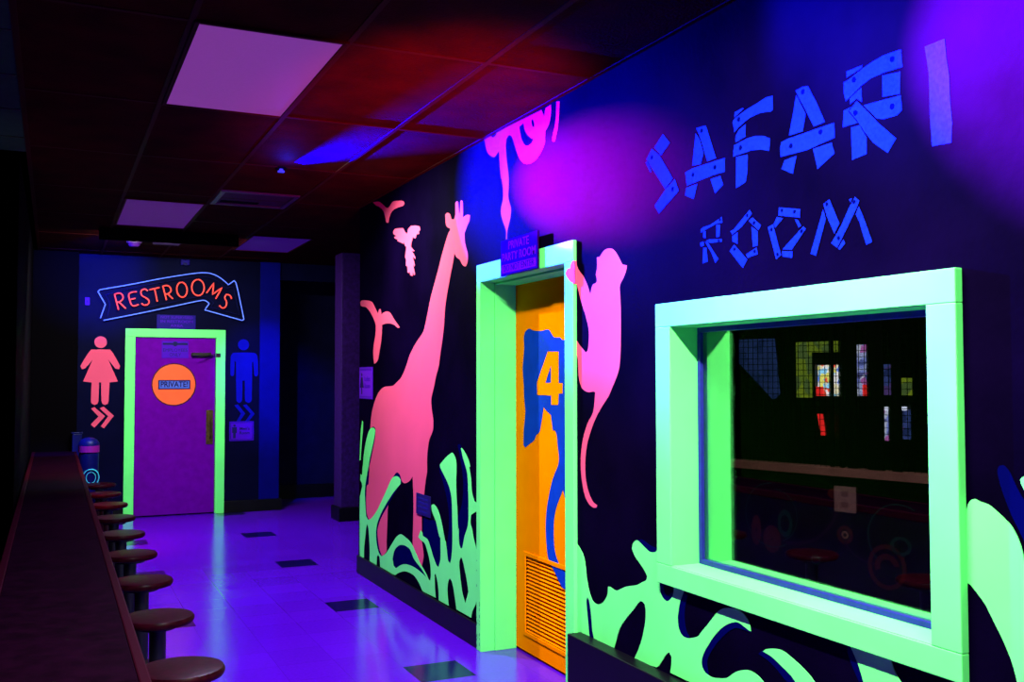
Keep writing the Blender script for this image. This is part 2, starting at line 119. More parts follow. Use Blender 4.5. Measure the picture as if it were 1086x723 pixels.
NEON = [
 [[(0.630,2.243),(0.588,2.409),(0.638,2.423),(0.668,2.402),(0.672,2.363),(0.640,2.330),(0.614,2.323)], [(0.636,2.326),(0.703,2.259)]],
 [[(0.811,2.445),(0.756,2.435),(0.731,2.408),(0.742,2.349),(0.761,2.302),(0.787,2.289),(0.832,2.308)], [(0.750,2.359),(0.799,2.373)]],
 [[(0.923,2.459),(0.891,2.477),(0.856,2.452),(0.864,2.407),(0.911,2.378),(0.939,2.346),(0.925,2.311),(0.887,2.302),(0.861,2.321)]],
 [[(0.942,2.471),(1.045,2.499)], [(0.994,2.481),(1.024,2.344)]],
 [[(1.118,2.365),(1.079,2.516),(1.126,2.524),(1.158,2.499),(1.161,2.459),(1.127,2.432),(1.100,2.429)], [(1.131,2.432),(1.185,2.380)]],
 [[(1.274,2.566),(1.289,2.563),(1.303,2.554),(1.316,2.540),(1.325,2.521),(1.332,2.499),(1.334,2.476),(1.331,2.454),(1.325,2.434),(1.315,2.418),(1.303,2.407),(1.288,2.402),(1.273,2.403),(1.258,2.411),(1.245,2.424),(1.235,2.442),(1.228,2.463),(1.225,2.486),(1.226,2.509),(1.232,2.529),(1.241,2.546),(1.253,2.559),(1.267,2.565)]],
 [[(1.450,2.604),(1.468,2.600),(1.485,2.589),(1.499,2.573),(1.509,2.552),(1.515,2.528),(1.515,2.503),(1.510,2.479),(1.501,2.457),(1.488,2.441),(1.471,2.429),(1.453,2.425),(1.434,2.428),(1.417,2.437),(1.402,2.452),(1.391,2.472),(1.385,2.496),(1.383,2.521),(1.387,2.545),(1.395,2.567),(1.408,2.585),(1.424,2.597),(1.442,2.603)]],
 [[(1.542,2.457),(1.619,2.572),(1.607,2.443),(1.709,2.524),(1.641,2.395)]],
 [[(1.814,2.400),(1.796,2.439),(1.756,2.448),(1.740,2.412),(1.760,2.361),(1.751,2.312),(1.715,2.294),(1.681,2.322)]],
]
# ------------------------------------------------------------------ helpers
C = bpy.data.collections.new('hall'); bpy.context.scene.collection.children.link(C)
XW, YF, XD, H = 2.17, 11.4586, 2.365, 2.838
random.seed(4)

def obj(name, bm, m, parent=None, smooth=False):
    me = bpy.data.meshes.new(name)
    bmesh.ops.recalc_face_normals(bm, faces=bm.faces[:])
    bm.to_mesh(me); bm.free()
    if smooth:
        for p in me.polygons: p.use_smooth = True
        me.set_sharp_from_angle(angle=0.7)
    o = bpy.data.objects.new(name, me); C.objects.link(o)
    if m: me.materials.append(m)
    if parent:
        o.parent = parent
        o.matrix_parent_inverse = Matrix.Translation(parent.location).inverted()
    return o
def tag(o, label, cat=None, group=None, kind=None):
    o['label'] = label
    if cat: o['category'] = cat
    if group: o['group'] = group
    if kind: o['kind'] = kind
    return o
def thing(name, label, cat, loc=(0, 0, 0), group=None, kind=None):
    o = bpy.data.objects.new(name, None); C.objects.link(o); o.location = loc
    o.empty_display_size = .1
    return tag(o, label, cat, group, kind)
def box(bm, x0, x1, y0, y1, z0, z1, bev=0):
    vs = [bm.verts.new((x, y, z)) for x in (x0, x1) for y in (y0, y1) for z in (z0, z1)]
    fs = [(0, 1, 3, 2), (4, 6, 7, 5), (0, 4, 5, 1), (2, 3, 7, 6), (0, 2, 6, 4), (1, 5, 7, 3)]
    fs = [bm.faces.new([vs[i] for i in f]) for f in fs]
    if bev:
        es = list({e for f in fs for e in f.edges})
        bmesh.ops.bevel(bm, geom=es, offset=bev, segments=2, affect='EDGES', profile=.5)
    return bm
def nb(): return bmesh.new()
def boxes(*bs, bev=0):
    bm = nb()
    for b in bs: box(bm, *b, bev=bev)
    return bm
def lathe(bm, prof, cx, cy, z0=0, n=32):
    rings = []
    for r, z in prof:
        if r < 1e-5: rings.append([bm.verts.new((cx, cy, z0 + z))])
        else: rings.append([bm.verts.new((cx + r*math.cos(2*math.pi*k/n), cy + r*math.sin(2*math.pi*k/n), z0 + z)) for k in range(n)])
    for a, b in zip(rings, rings[1:]):
        for k in range(n):
            j = (k+1) % n
            if len(a) == 1 and len(b) == 1: continue
            if len(a) == 1: bm.faces.new((a[0], b[j], b[k]))
            elif len(b) == 1: bm.faces.new((a[k], a[j], b[0]))
            else: bm.faces.new((a[k], a[j], b[j], b[k]))
    return bm
def tube(bm, pts, r, n=8, closed=False):
    pts = [Vector(p) for p in pts]; N = len(pts); rings = []
    for i, p in enumerate(pts):
        a = pts[(i-1) % N] if (i > 0 or closed) else p
        b = pts[(i+1) % N] if (i < N-1 or closed) else p
        d = (b - a).normalized()
        ref = Vector((0, 0, 1)) if abs(d.z) < .9 else Vector((0, 1, 0))
        if abs(d.y) < .5: ref = Vector((0, 1, 0))
        s = d.cross(ref).normalized(); t = s.cross(d).normalized()
        rings.append([bm.verts.new(p + r*(math.cos(2*math.pi*k/n)*s + math.sin(2*math.pi*k/n)*t)) for k in range(n)])
    m = N if closed else N-1
    for i in range(m):
        A, B = rings[i], rings[(i+1) % N]
        for k in range(n): bm.faces.new((A[k], A[(k+1) % n], B[(k+1) % n], B[k]))
    if not closed:
        bm.faces.new(rings[0]); bm.faces.new(rings[-1])
    return bm
def smooth2(pts, n=4, closed=True, lim=55):
    """Catmull-Rom through the points, keeping sharp corners."""
    P = [Vector((p[0], p[1])) for p in pts]; N = len(P); out = []
    def corner(i):
        if not closed and i in (0, N-1): return True
        a, b = P[i]-P[i-1], P[(i+1) % N]-P[i]
        if a.length < 1e-6 or b.length < 1e-6: return True
        return math.degrees(a.angle(b)) > lim
    for i in range(N if closed else N-1):
        p1, p2 = P[i], P[(i+1) % N]; d = p2-p1; L = d.length
        t1 = d if corner(i) else (p2-P[i-1]).normalized()*L
        t2 = d if corner((i+1) % N) else (P[(i+2) % N]-p1).normalized()*L
        for k in range(n):
            t = k/n
            out.append((2*t**3-3*t*t+1)*p1+(t**3-2*t*t+t)*t1+(-2*t**3+3*t*t)*p2+(t**3-t*t)*t2)
    if not closed: out.append(P[-1])
    return out
def place(plane, base, a, b, d):
    return Vector((base-d, a, b)) if plane == 'R' else Vector((a, base-d, b))
def slab(bm, loops, plane, base, d0, d1, n=0, lim=55):
    """a flat shape with thickness d0..d1 in front of the plane at 'base'"""
    L = [smooth2(l, n, True, lim) if n else [Vector(p) for p in l] for l in loops]
    flat = [p for l in L for p in l]
    tris = tessellate_polygon([[Vector((p.x, p.y, 0)) for p in l] for l in L])
    top = [bm.verts.new(place(plane, base, p.x, p.y, d1)) for p in flat]
    bot = [bm.verts.new(place(plane, base, p.x, p.y, d0)) for p in flat]
    for t in tris:
        if len(set(t)) < 3: continue
        try: bm.faces.new([top[i] for i in t]); bm.faces.new([bot[i] for i in reversed(t)])
        except ValueError: pass
    k = 0
    for l in L:
        m = len(l)
        for i in range(m):
            a, b = k+i, k+(i+1) % m
            try: bm.faces.new((top[a], top[b], bot[b], bot[a]))
            except ValueError: pass
        k += m
    return bm
def rect(a0, a1, b0, b1): return [(a0, b0), (a1, b0), (a1, b1), (a0, b1)]
def disc(ca, cb, r, n=28): return [(ca+r*math.cos(2*math.pi*k/n), cb+r*math.sin(2*math.pi*k/n)) for k in range(n)]
def text(name, s, size, plane, base, d, a, b, m, parent, width=None, th=.001, bold=.0):
    """lettering in a plane, centred on (a, b)"""
    cu = bpy.data.curves.new('lettering', 'FONT'); cu.body = s; cu.size = size; cu.align_x = 'CENTER'; cu.align_y = 'CENTER'
    cu.extrude = th/2; cu.offset = bold; cu.resolution_u = 3
    t = bpy.data.objects.new('lettering', cu); C.objects.link(t)
    bpy.context.view_layer.update()
    me = bpy.data.meshes.new_from_object(t.evaluated_get(bpy.context.evaluated_depsgraph_get()))
    bpy.data.objects.remove(t); me.name = name
    w = max(v.co.x for v in me.vertices)-min(v.co.x for v in me.vertices)
    k = width/w if width else 1
    for v in me.vertices:
        x, y, z = v.co.x*k, v.co.y, v.co.z
        v.co = Vector((base-d-z, a-x, b+y)) if plane == 'R' else Vector((a+x, base-d-z, b+y))
    me.materials.clear(); me.materials.append(m)
    o = bpy.data.objects.new(name, me); C.objects.link(o)
    if parent:
        o.parent = parent; o.matrix_parent_inverse = Matrix.Translation(parent.location).inverted()
    return o

# ------------------------------------------------------------------ materials
def mat(name, col, rough=.6, spec=.3, metal=0, emit=None, es=0, noise=.0, nscale=8, bump=0, bscale=60):
    m = bpy.data.materials.new(name); m.use_nodes = True
    nt = m.node_tree; b = nt.nodes['Principled BSDF']
    b.inputs['Base Color'].default_value = (*col, 1); b.inputs['Roughness'].default_value = rough
    b.inputs['Specular IOR Level'].default_value = spec; b.inputs['Metallic'].default_value = metal
    if emit: b.inputs['Emission Color'].default_value = (*emit, 1); b.inputs['Emission Strength'].default_value = es
    g = nt.nodes.new('ShaderNodeNewGeometry')
    if noise:
        n = nt.nodes.new('ShaderNodeTexNoise'); n.inputs['Scale'].default_value = nscale; n.inputs['Detail'].default_value = 6
        nt.links.new(g.outputs['Position'], n.inputs['Vector'])
        r = nt.nodes.new('ShaderNodeMapRange'); r.inputs['From Min'].default_value = .3; r.inputs['From Max'].default_value = .7
        r.inputs['To Min'].default_value = 1-noise; r.inputs['To Max'].default_value = 1+noise
        nt.links.new(n.outputs['Fac'], r.inputs['Value'])
        v = nt.nodes.new('ShaderNodeVectorMath'); v.operation = 'SCALE'; v.inputs[0].default_value = col
        nt.links.new(r.outputs['Result'], v.inputs['Scale']); nt.links.new(v.outputs['Vector'], b.inputs['Base Color'])
    if bump:
        n2 = nt.nodes.new('ShaderNodeTexNoise'); n2.inputs['Scale'].default_value = bscale
        nt.links.new(g.outputs['Position'], n2.inputs['Vector'])
        bp = nt.nodes.new('ShaderNodeBump'); bp.inputs['Strength'].default_value = bump; bp.inputs['Distance'].default_value = .01
        nt.links.new(n2.outputs['Fac'], bp.inputs['Height']); nt.links.new(bp.outputs['Normal'], b.inputs['Normal'])
    return m
GREEN = mat('fluorescent_green_paint', (.125, .78, .18), .45, .12, noise=.06, nscale=3)
PINK = mat('fluorescent_pink_paint', (.60, .056, .145), .6, .03, noise=.05, nscale=3)
ORANGE = mat('fluorescent_orange_paint', (.95, .205, .0), .6, .0, noise=.07, nscale=4)
ORANGE2 = mat('fluorescent_orange_disc', (.72, .085, .03), .6, .08, noise=.05)
BLUEPAINT = mat('blue_door_paint', (.001, .030, .40), .6, .03, noise=.12, nscale=12)
NAVY = mat('navy_mural_paint', (.0004, .0006, .045), .9, .0, noise=.1)
PLANK = mat('blue_stencil_paint', (.0030, .010, .34), .9, .0, noise=.22, nscale=110)
MANBLUE = mat('blue_figure_paint', (.002, .002, .17), .7, .02, noise=.08)
WALL = mat('black_wall_paint', (.0012, .0002, .0066), .7, .003, noise=.5, nscale=2.2, bump=.12, bscale=45)
FARWALL = mat('dark_blue_wall_paint', (.0010, .0009, .016), .6, .02, noise=.25, nscale=3, bump=.1, bscale=45)
BLACK = mat('black_paint', (.0010, .0005, .0014), .7, .008)
BASE = mat('black_vinyl_base', (.0015, .001, .003), .4, .12)
PILBLUE = mat('blue_pilaster_paint', (.001, .001, .11), .6, .02, noise=.1)
PILPURPLE = mat('purple_pilaster_paint', (.02, .002, .075), .6, .1, noise=.35, nscale=30)
PURPLEDOOR = mat('purple_door_paint', (.095, .0005, .24), .6, .012, noise=.1, nscale=14)
SIGNP = mat('violet_sign_plastic', (.05, .0015, .36), .5, .04)
SIGNPALE = mat('pale_violet_plastic', (.11, .006, .50), .5, .05)
SIGNM = mat('magenta_sign_letters', (.42, .01, .75), .5, .1)
SIGNDK = mat('dark_sign_ink', (.004, .002, .06), .6, .1)
SIGNBLUE = mat('blue_sign_plastic', (.008, .001, .15), .5, .05)
NAVYSIGN = mat('navy_sign_plastic', (.006, .002, .075), .4, .2)
NAVYTXT = mat('blue_sign_letters', (.01, .006, .16), .5, .1)
WHITEBLUE = mat('pale_blue_plaque', (.06, .09, .5), .5, .05)
STEEL = mat('blue_glazing_metal', (.014, .014, .20), .35, .2, .1, noise=.2, nscale=40)
BRASS = mat('tarnished_brass', (.10, .055, .02), .35, .5, .8, noise=.4, nscale=30)
DARKMETAL = mat('dark_metal', (.012, .008, .012), .35, .4, .4)
TRIMW = mat('ceiling_trim_paint', (.022, .0008, .0015), .6, .03)
SEAT = mat('maroon_laminate', (.012, .0005, .0025), .35, .03, noise=.5, nscale=45, bump=.08, bscale=40)
POST = mat('black_enamel', (.002, .0015, .003), .35, .3)
COUNTERM = mat('dark_wood_laminate', (.0032, .0002, .0024), .6, .004, noise=.4, nscale=18)
COUNTEREDGE = mat('maroon_edge_strip', (.011, .0005, .003), .5, .01)
GREENWALL = mat('dark_green_wall', (.003, .016, .001), .9, .0, noise=.15)
GREYTILE = mat('grey_ceiling_tile', (.014, .030, .024), .9, .05, noise=.15, nscale=20)
CREAMRAIL = mat('worn_wood_rail', (.30, .14, .12), .6, .2, noise=.15)
PLATE = mat('ivory_plastic', (.35, .22, .20), .5, .2)
TUBEBLUE = mat('blue_neon_glass', (.05, .1, .4), .3, .3, emit=(.10, .17, 1.0), es=1.5)
TUBERED = mat('red_neon_glass', (.4, .05, .04), .3, .3, emit=(1.0, .05, .04), es=1.2)
TUBEDIM = mat('unlit_neon_glass', (.004, .004, .06), .5, .05)
SUPPORT = mat('glass_standoff', (.01, .01, .06), .3, .3)
LEDRED = mat('red_indicator', (.5, .02, .01), .4, .2, emit=(1, .06, .02), es=1.5)
WHITEP = mat('white_plastic', (.06, .02, .11), .5, .2)
DOME = mat('dark_violet_plastic', (.03, .003, .09), .5, .05)
BINBLUE = mat('blue_painted_steel', (.0015, .002, .06), .4, .1)
BANDPINK = mat('pink_band', (.16, .004, .16), .5, .1)
CYAN = mat('cyan_trim', (.05, .45, .7), .4, .3)
CARPET = mat('dark_carpet', (.004, .002, .008), .95, .02)

def floor_mat():
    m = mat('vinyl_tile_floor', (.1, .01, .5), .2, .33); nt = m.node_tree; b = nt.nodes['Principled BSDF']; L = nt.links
    g = nt.nodes.new('ShaderNodeNewGeometry'); s = nt.nodes.new('ShaderNodeSeparateXYZ'); L.new(g.outputs['Position'], s.inputs[0])
    def M(op, a, bb=None, c=None):
        n = nt.nodes.new('ShaderNodeMath'); n.operation = op
        for i, v in enumerate((a, bb, c)):
            if v is None: continue
            if isinstance(v, (int, float)): n.inputs[i].default_value = v
            else: L.new(v, n.inputs[i])
        return n.outputs[0]
    T = .2925; x0, y0 = 1.674, 4.66
    fx = M('FRACT', M('DIVIDE', M('SUBTRACT', s.outputs[0], x0), T)); fy = M('FRACT', M('DIVIDE', M('SUBTRACT', s.outputs[1], y0), T))
    # dark accent tiles: two rows down the hall, one tile every 1.63 m
    ay = M('LESS_THAN', M('FRACT', M('DIVIDE', M('SUBTRACT', s.outputs[1], y0), 1.635)), .178)
    a1 = M('LESS_THAN', M('ABSOLUTE', M('SUBTRACT', s.outputs[0], 1.82)), .146)
    a2 = M('LESS_THAN', M('ABSOLUTE', M('SUBTRACT', s.outputs[0], .665)), .146)
    acc = M('MULTIPLY', ay, M('MAXIMUM', a1, a2))
    gap = M('MAXIMUM', M('LESS_THAN', M('MINIMUM', fx, M('SUBTRACT', 1., fx)), .007), M('LESS_THAN', M('MINIMUM', fy, M('SUBTRACT', 1., fy)), .007))
    n1 = nt.nodes.new('ShaderNodeTexNoise'); n1.inputs['Scale'].default_value = 55; n1.inputs['Detail'].default_value = 5; L.new(g.outputs['Position'], n1.inputs['Vector'])
    n2 = nt.nodes.new('ShaderNodeTexNoise'); n2.inputs['Scale'].default_value = 1.6; n2.inputs['Detail'].default_value = 3; L.new(g.outputs['Position'], n2.inputs['Vector'])
    wn = nt.nodes.new('ShaderNodeTexWhiteNoise'); wn.noise_dimensions = '2D'
    cb = nt.nodes.new('ShaderNodeCombineXYZ')
    L.new(M('FLOOR', M('DIVIDE', M('SUBTRACT', s.outputs[0], x0), T)), cb.inputs[0]); L.new(M('FLOOR', M('DIVIDE', M('SUBTRACT', s.outputs[1], y0), T)), cb.inputs[1]); L.new(cb.outputs[0], wn.inputs['Vector'])
    k = M('MULTIPLY', M('ADD', .82, M('MULTIPLY', n1.outputs['Fac'], .36)), M('ADD', .9, M('MULTIPLY', wn.outputs['Value'], .14)))
    k = M('MULTIPLY', k, M('SUBTRACT', 1., M('MULTIPLY', gap, .22)))
    mx = nt.nodes.new('ShaderNodeMix'); mx.data_type = 'RGBA'
    mx.inputs[6].default_value = (.066, .0016, .41, 1); mx.inputs[7].default_value = (.004, .001, .05, 1); L.new(acc, mx.inputs[0])  # violet tile colour stands in for blacklight on pale tiles
    v = nt.nodes.new('ShaderNodeVectorMath'); v.operation = 'SCALE'; L.new(mx.outputs[2], v.inputs[0]); L.new(k, v.inputs['Scale'])
    L.new(v.outputs['Vector'], b.inputs['Base Color'])
    L.new(M('ADD', .10, M('MULTIPLY', n2.outputs['Fac'], .14)), b.inputs['Roughness'])
    bp = nt.nodes.new('ShaderNodeBump'); bp.inputs['Strength'].default_value = .06; bp.inputs['Distance'].default_value = .004
    L.new(n1.outputs['Fac'], bp.inputs['Height']); L.new(bp.outputs['Normal'], b.inputs['Normal'])
    return m
FLOOR = floor_mat()
CEIL = mat('maroon_ceiling_tile', (.020, .0006, .0012), .8, .015, noise=.35, nscale=5, bump=.25, bscale=90)
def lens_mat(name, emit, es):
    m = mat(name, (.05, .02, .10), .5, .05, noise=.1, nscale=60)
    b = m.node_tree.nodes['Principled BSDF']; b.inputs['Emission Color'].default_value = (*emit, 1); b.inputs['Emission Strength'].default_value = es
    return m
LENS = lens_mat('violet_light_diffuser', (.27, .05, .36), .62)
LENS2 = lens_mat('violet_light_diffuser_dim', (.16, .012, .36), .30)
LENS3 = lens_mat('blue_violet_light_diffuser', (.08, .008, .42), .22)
def glass_mat():
    m = bpy.data.materials.new('tinted_window_glass'); m.use_nodes = True; nt = m.node_tree; nt.nodes.clear()
    o = nt.nodes.new('ShaderNodeOutputMaterial'); mx = nt.nodes.new('ShaderNodeMixShader')
    t = nt.nodes.new('ShaderNodeBsdfTransparent'); t.inputs[0].default_value = (.75, .78, .80, 1)
    g = nt.nodes.new('ShaderNodeBsdfGlossy'); g.inputs['Roughness'].default_value = .0; g.inputs[0].default_value = (.9, .95, .9, 1)
    mx.inputs[0].default_value = .31
    nt.links.new(t.outputs[0], mx.inputs[1]); nt.links.new(g.outputs[0], mx.inputs[2]); nt.links.new(mx.outputs[0], o.inputs[0])
    return m
GLASS = glass_mat()
def screen_mat(name, cols, strength, scale):
    """lit game artwork: blocky coloured cells"""
    m = bpy.data.materials.new(name); m.use_nodes = True; nt = m.node_tree; b = nt.nodes['Principled BSDF']; L = nt.links
    b.inputs['Base Color'].default_value = (.01, .01, .01, 1); b.inputs['Roughness'].default_value = .3
    g = nt.nodes.new('ShaderNodeNewGeometry'); v = nt.nodes.new('ShaderNodeTexVoronoi'); v.inputs['Scale'].default_value = scale
    L.new(g.outputs['Position'], v.inputs['Vector'])
    s = nt.nodes.new('ShaderNodeSeparateColor'); L.new(v.outputs['Color'], s.inputs[0])
    r = nt.nodes.new('ShaderNodeValToRGB'); r.color_ramp.interpolation = 'CONSTANT'
    while len(r.color_ramp.elements) > 1: r.color_ramp.elements.remove(r.color_ramp.elements[0])
    for i, cc in enumerate(cols):
        e = r.color_ramp.elements[0] if i == 0 else r.color_ramp.elements.new(i/len(cols))
        e.position = i/len(cols); e.color = (*cc, 1)
    L.new(s.outputs[0], r.inputs[0]); L.new(r.outputs[0], b.inputs['Emission Color']); b.inputs['Emission Strength'].default_value = strength
    return m

# ------------------------------------------------------------------ the setting
def struct(name, bm, m, label, parent=None):
    o = obj(name, bm, m, parent)
    if not parent: tag(o, label, name.split('_')[0] if name.split('_')[0] in ('wall', 'floor', 'ceiling', 'window', 'door', 'baseboard', 'trim') else 'structure', kind='structure')
    return o
struct('floor', boxes((-4.5, 9, -2.5, 13.2, -.1, 0)), FLOOR, 'vinyl tile floor with violet light in its colour and dark accent tiles')
ce = struct('ceiling', boxes((-.16, 2.45, -2.5, 13.2, H, H+.12), (2.45, 9, -2.5, 13.2, H, H+.12)), CEIL, 'dark maroon drop ceiling over the hall')
bm = nb(); w = .012
for x in (-.15, .45, 1.05, 1.65, 2.16): box(bm, x-w, x+w, -2.5, 7.5 if x > 2 else YF, H-.004, H+.002)
for k in range(-5, 8):
    y = 3.80+1.22*k
    if -2.5 < y < YF: box(bm, -.15, 2.16, y-w, y+w, H-.0035, H+.002)
obj('ceiling_grid', bm, TRIMW, ce)
struct('ceiling_left', boxes((-4.5, -.16, -2.5, 6.44, H, H+.12)), GREYTILE, 'grey tile ceiling of the neighbouring area at the far left')
bm = nb()
for k in range(-9, 15):
    y = 4.2+.62*k
    if -2.5 < y < 6.43: box(bm, -4.5, -.165, y-.008, y+.008, H-.003, H+.002)
obj('ceiling_grid', bm, DARKMETAL, bpy.data.objects['ceiling_left'])
# right wall with openings for the party door and the window
DY0, DY1, DZ = 4.046, 5.043, 2.0376
WY0, WY1, WZ0, WZ1 = 1.948, 3.174, .785, 1.698
T0, T1 = XW, 2.42
struct('wall_right', boxes((T0, T1, -2.5, WY0, 0, H), (T0, T1, WY0, WY1, 0, WZ0), (T0, T1, WY0, WY1, WZ1, H), (T0, T1, WY1, DY0, 0, H),
       (T0, T1, DY0, DY1, DZ, H), (T0, T1, DY1, 7.49, 0, H)), WALL, 'black painted mural wall along the right of the hall')
struct('baseboard_right', boxes((2.155, 2.17, 5.10, 7.495, 0, .135), bev=.003), BASE, 'black baseboard under the giraffe mural')
struct('trim_1', boxes((2.10, 2.17, -2.5, 3.935, 0, .362), bev=.004), BASE, 'tall black base ledge under the framed window')
fw_ = struct('wall_far', boxes((.235, .8, YF, YF+.15, 0, H), (1.66, 2.366, YF, YF+.15, 0, H), (.8, 1.66, YF, YF+.15, 1.96, H), (2.366, 4.2, YF, YF+.15, 2.64, H)), FARWALL, 'dark wall with the restroom door at the end of the hall')
struct('baseboard_far', boxes((.235, .70, YF-.02, YF, 0, .13), (1.76, 2.40, YF-.045, YF, 0, .13), bev=.003), BASE, 'black baseboard beside the purple restroom door')
struct('wall_far_left', boxes((-.2, .235, 11.32, YF+.15, 0, H)), BLACK, 'black pier at the end of the counter')
struct('wall_left', boxes((-.45, -.2, 6.44, YF+.15, 0, H)), BLACK, 'black wall behind the far half of the counter')
struct('wall_green', boxes((-4.5, -.2, 6.44, 6.6, 0, H)), GREENWALL, 'dark green wall at the far left edge')
struct('wall_outer', boxes((-4.6, -4.5, -2.5, 6.6, 0, H)), BLACK, 'dark wall out to the left')
struct('wall_back', boxes((-4.6, 9, -2.6, -2.5, 0, H)), BLACK, 'black wall behind the viewer')
struct('trim_2', boxes((2.14, 2.366, YF-.03, YF, .13, H), bev=.004), PILBLUE, 'bright blue painted pilaster beside the passage')
struct('trim_3', boxes((2.765, 3.12, 10.22, 10.5, .14, H), bev=.006), PILPURPLE, 'dim purple column at the passage corner')
struct('baseboard_column', boxes((2.74, 3.14, 10.19, 10.53, 0, .14), bev=.004), BASE, 'black base of the purple column')
alc = mat('passage_wall_paint', (.002, .0015, .022), .7, .05, noise=.2)
struct('wall_passage', boxes((1.5, 4.2, 12.45, 12.6, .17, H)), alc, 'dim blue wall inside the passage')
struct('baseboard_passage', boxes((1.5, 4.2, 12.42, 12.6, 0, .17)), BASE, 'black baseboard inside the passage')
struct('wall_passage_side', boxes((1.9, 2.366, YF+.15, 12.45, 0, H)), alc, 'side wall of the passage')
struct('wall_passage_end', boxes((4.2, 4.32, 7.37, 12.6, 0, H)), BLACK, 'dark end wall of the side passage')
struct('wall_party_far', boxes((T1, 4.2, 7.37, 7.49, 0, H), (4.32, 9, 12.4, 12.6, 0, H)), BLACK, 'dark far wall of the party room')
struct('wall_party_right', boxes((8.9, 9, -2.5, 12.4, 0, H)), BLACK, 'dark wall beyond the party room')

# --- party room door
d2 = thing('door_2', 'orange party room door numbered 4 in a bright green frame', 'door', (2.3, 4.54, 0), kind='structure')
XF = 2.15
CY0, CY1, CZ = 3.962, 5.097, 2.134
cs = obj('casing', boxes((XF, XW, DY1, CY1, 0, DZ), (XF, XW, CY0, DY0, 0, DZ), (XF, XW, CY0, CY1, DZ, CZ), bev=.0025), GREEN, d2)
j = .012
jm = obj('jamb', boxes((XF+.002, XD, DY1-.002, DY1+.03, 0, DZ), (XF+.002, XD, DY0-.03, DY0+.002, 0, DZ), (XF+.002, XD, DY0, DY1, DZ-.002, DZ+.03)), GREEN, d2)
obj('door_stop', boxes((2.235, XD-.001, DY1-j-.002, DY1-.002, 0, DZ-.002), (2.235, XD-.001, DY0+.002, DY0+j+.002, 0, DZ-.002), (2.235, XD-.001, DY0+.002, DY1-.002, DZ-j-.002, DZ-.002), bev=.002), GREEN, d2)
dl = nb()
LY0, LY1, LZ0, LZ1 = 4.155, 4.905, .12, .53
for b in ((XD, XD+.045, DY0+.002, LY0, .012, DZ-.004), (XD, XD+.045, LY1, DY1-.002, .012, DZ-.004), (XD, XD+.045, LY0, LY1, .012, LZ0), (XD, XD+.045, LY0, LY1, LZ1, DZ-.004)): box(dl, *b)
sl = obj('door_slab', dl, ORANGE, d2)
lv = obj('louver_panel', boxes((XD-.006, XD+.012, LY0-.022, LY0, LZ0-.022, LZ1+.022), (XD-.006, XD+.012, LY1, LY1+.022, LZ0-.022, LZ1+.022), (XD-.006, XD+.012, LY0, LY1, LZ0-.022, LZ0), (XD-.006, XD+.012, LY0, LY1, LZ1, LZ1+.022), (XD+.034, XD+.04, LY0, LY1, LZ0, LZ1), bev=.0015), ORANGE, d2)
for k in range(20):
    z = LZ0+.011+k*(LZ1-LZ0-.004)/20; b = nb()
    sag = .004 if k in (6, 7, 12) else 0
    vs = []
    for y in (LY0, LY1):
        dz = -sag if y == LY0 else sag*.4
        vs.append([b.verts.new((XD+x, y, z+zz+dz)) for x, zz in ((.000, -.0065), (.003, -.0085), (.027, .0115), (.024, .0135))])
    for q in range(4): b.faces.new((vs[0][q], vs[0][(q+1) % 4], vs[1][(q+1) % 4], vs[1][q]))
    b.faces.new(vs[0]); b.faces.new(vs[1])
    obj('slat', b, ORANGE, lv)
eb = slab(nb(), [[(max(min(p[0], DY1-.01), DY0+.006), p[1]) for p in SHAPES['elephant'][0]]], 'R', XD, 0, .0015, 3, 40)
el = tag(obj('painted_elephant', eb, BLUEPAINT, sl), 'blue painted animal silhouette')
tag(obj('numeral', slab(nb(), SHAPES['numeral'], 'R', XD, .0016, .003), ORANGE, sl), 'orange numeral 4')
# scuffs on the frame
sc = nb()
for k in range(26):
    y = random.choice((DY1+.01, DY1+.048, DY1+.03)); z = random.uniform(.02, .62)*random.uniform(.3, 1)
    box(sc, XF-.0006, XF, y-random.uniform(.001, .004), y+.001, z, z+random.uniform(.004, .018))
obj('scuff_marks', sc, SIGNDK, d2)

# --- window
w1 = thing('window_1', 'bright green framed window into the dark party room', 'window', (2.3, 2.56, .7), kind='structure')
OY0, OY1, OZ0, OZ1 = 1.850, 3.2727, .708, 1.790
XG = 2.288
obj('casing', boxes((XF-.008, XW, WY1, OY1, WZ0, WZ1), (XF-.008, XW, OY0, WY0, WZ0, WZ1), (XF-.008, XW, OY0, OY1, WZ1, OZ1), (XF-.008, XW, OY0, OY1, OZ0, WZ0), bev=.003), GREEN, w1)
obj('jamb', boxes((XF-.004, 2.42, WY1-.002, WY1+.02, WZ0, WZ1), (XF-.004, 2.42, WY0-.02, WY0+.002, WZ0, WZ1), (XF-.004, 2.42, WY0, WY1, WZ1-.002, WZ1+.02), (XF-.004, 2.42, WY0, WY1, WZ0-.02, WZ0+.002)), GREEN, w1)
bd = .019
obj('glazing_bead', boxes((XG-.02, XG-.0035, WY1-.002-bd, WY1-.002, WZ0+.002, WZ1-.002), (XG-.02, XG-.0035, WY0+.002, WY0+.002+bd, WZ0+.002, WZ1-.002), (XG-.02, XG-.0035, WY0+.016, WY1-.016, WZ1-.002-bd, WZ1-.002), (XG-.02, XG-.0035, WY0+.016, WY1-.016, WZ0+.002, WZ0+.002+bd), bev=.002), STEEL, w1)
obj('pane', boxes((XG-.003, XG+.003, WY0+.002, WY1-.002, WZ0+.002, WZ1-.002)), GLASS, w1)

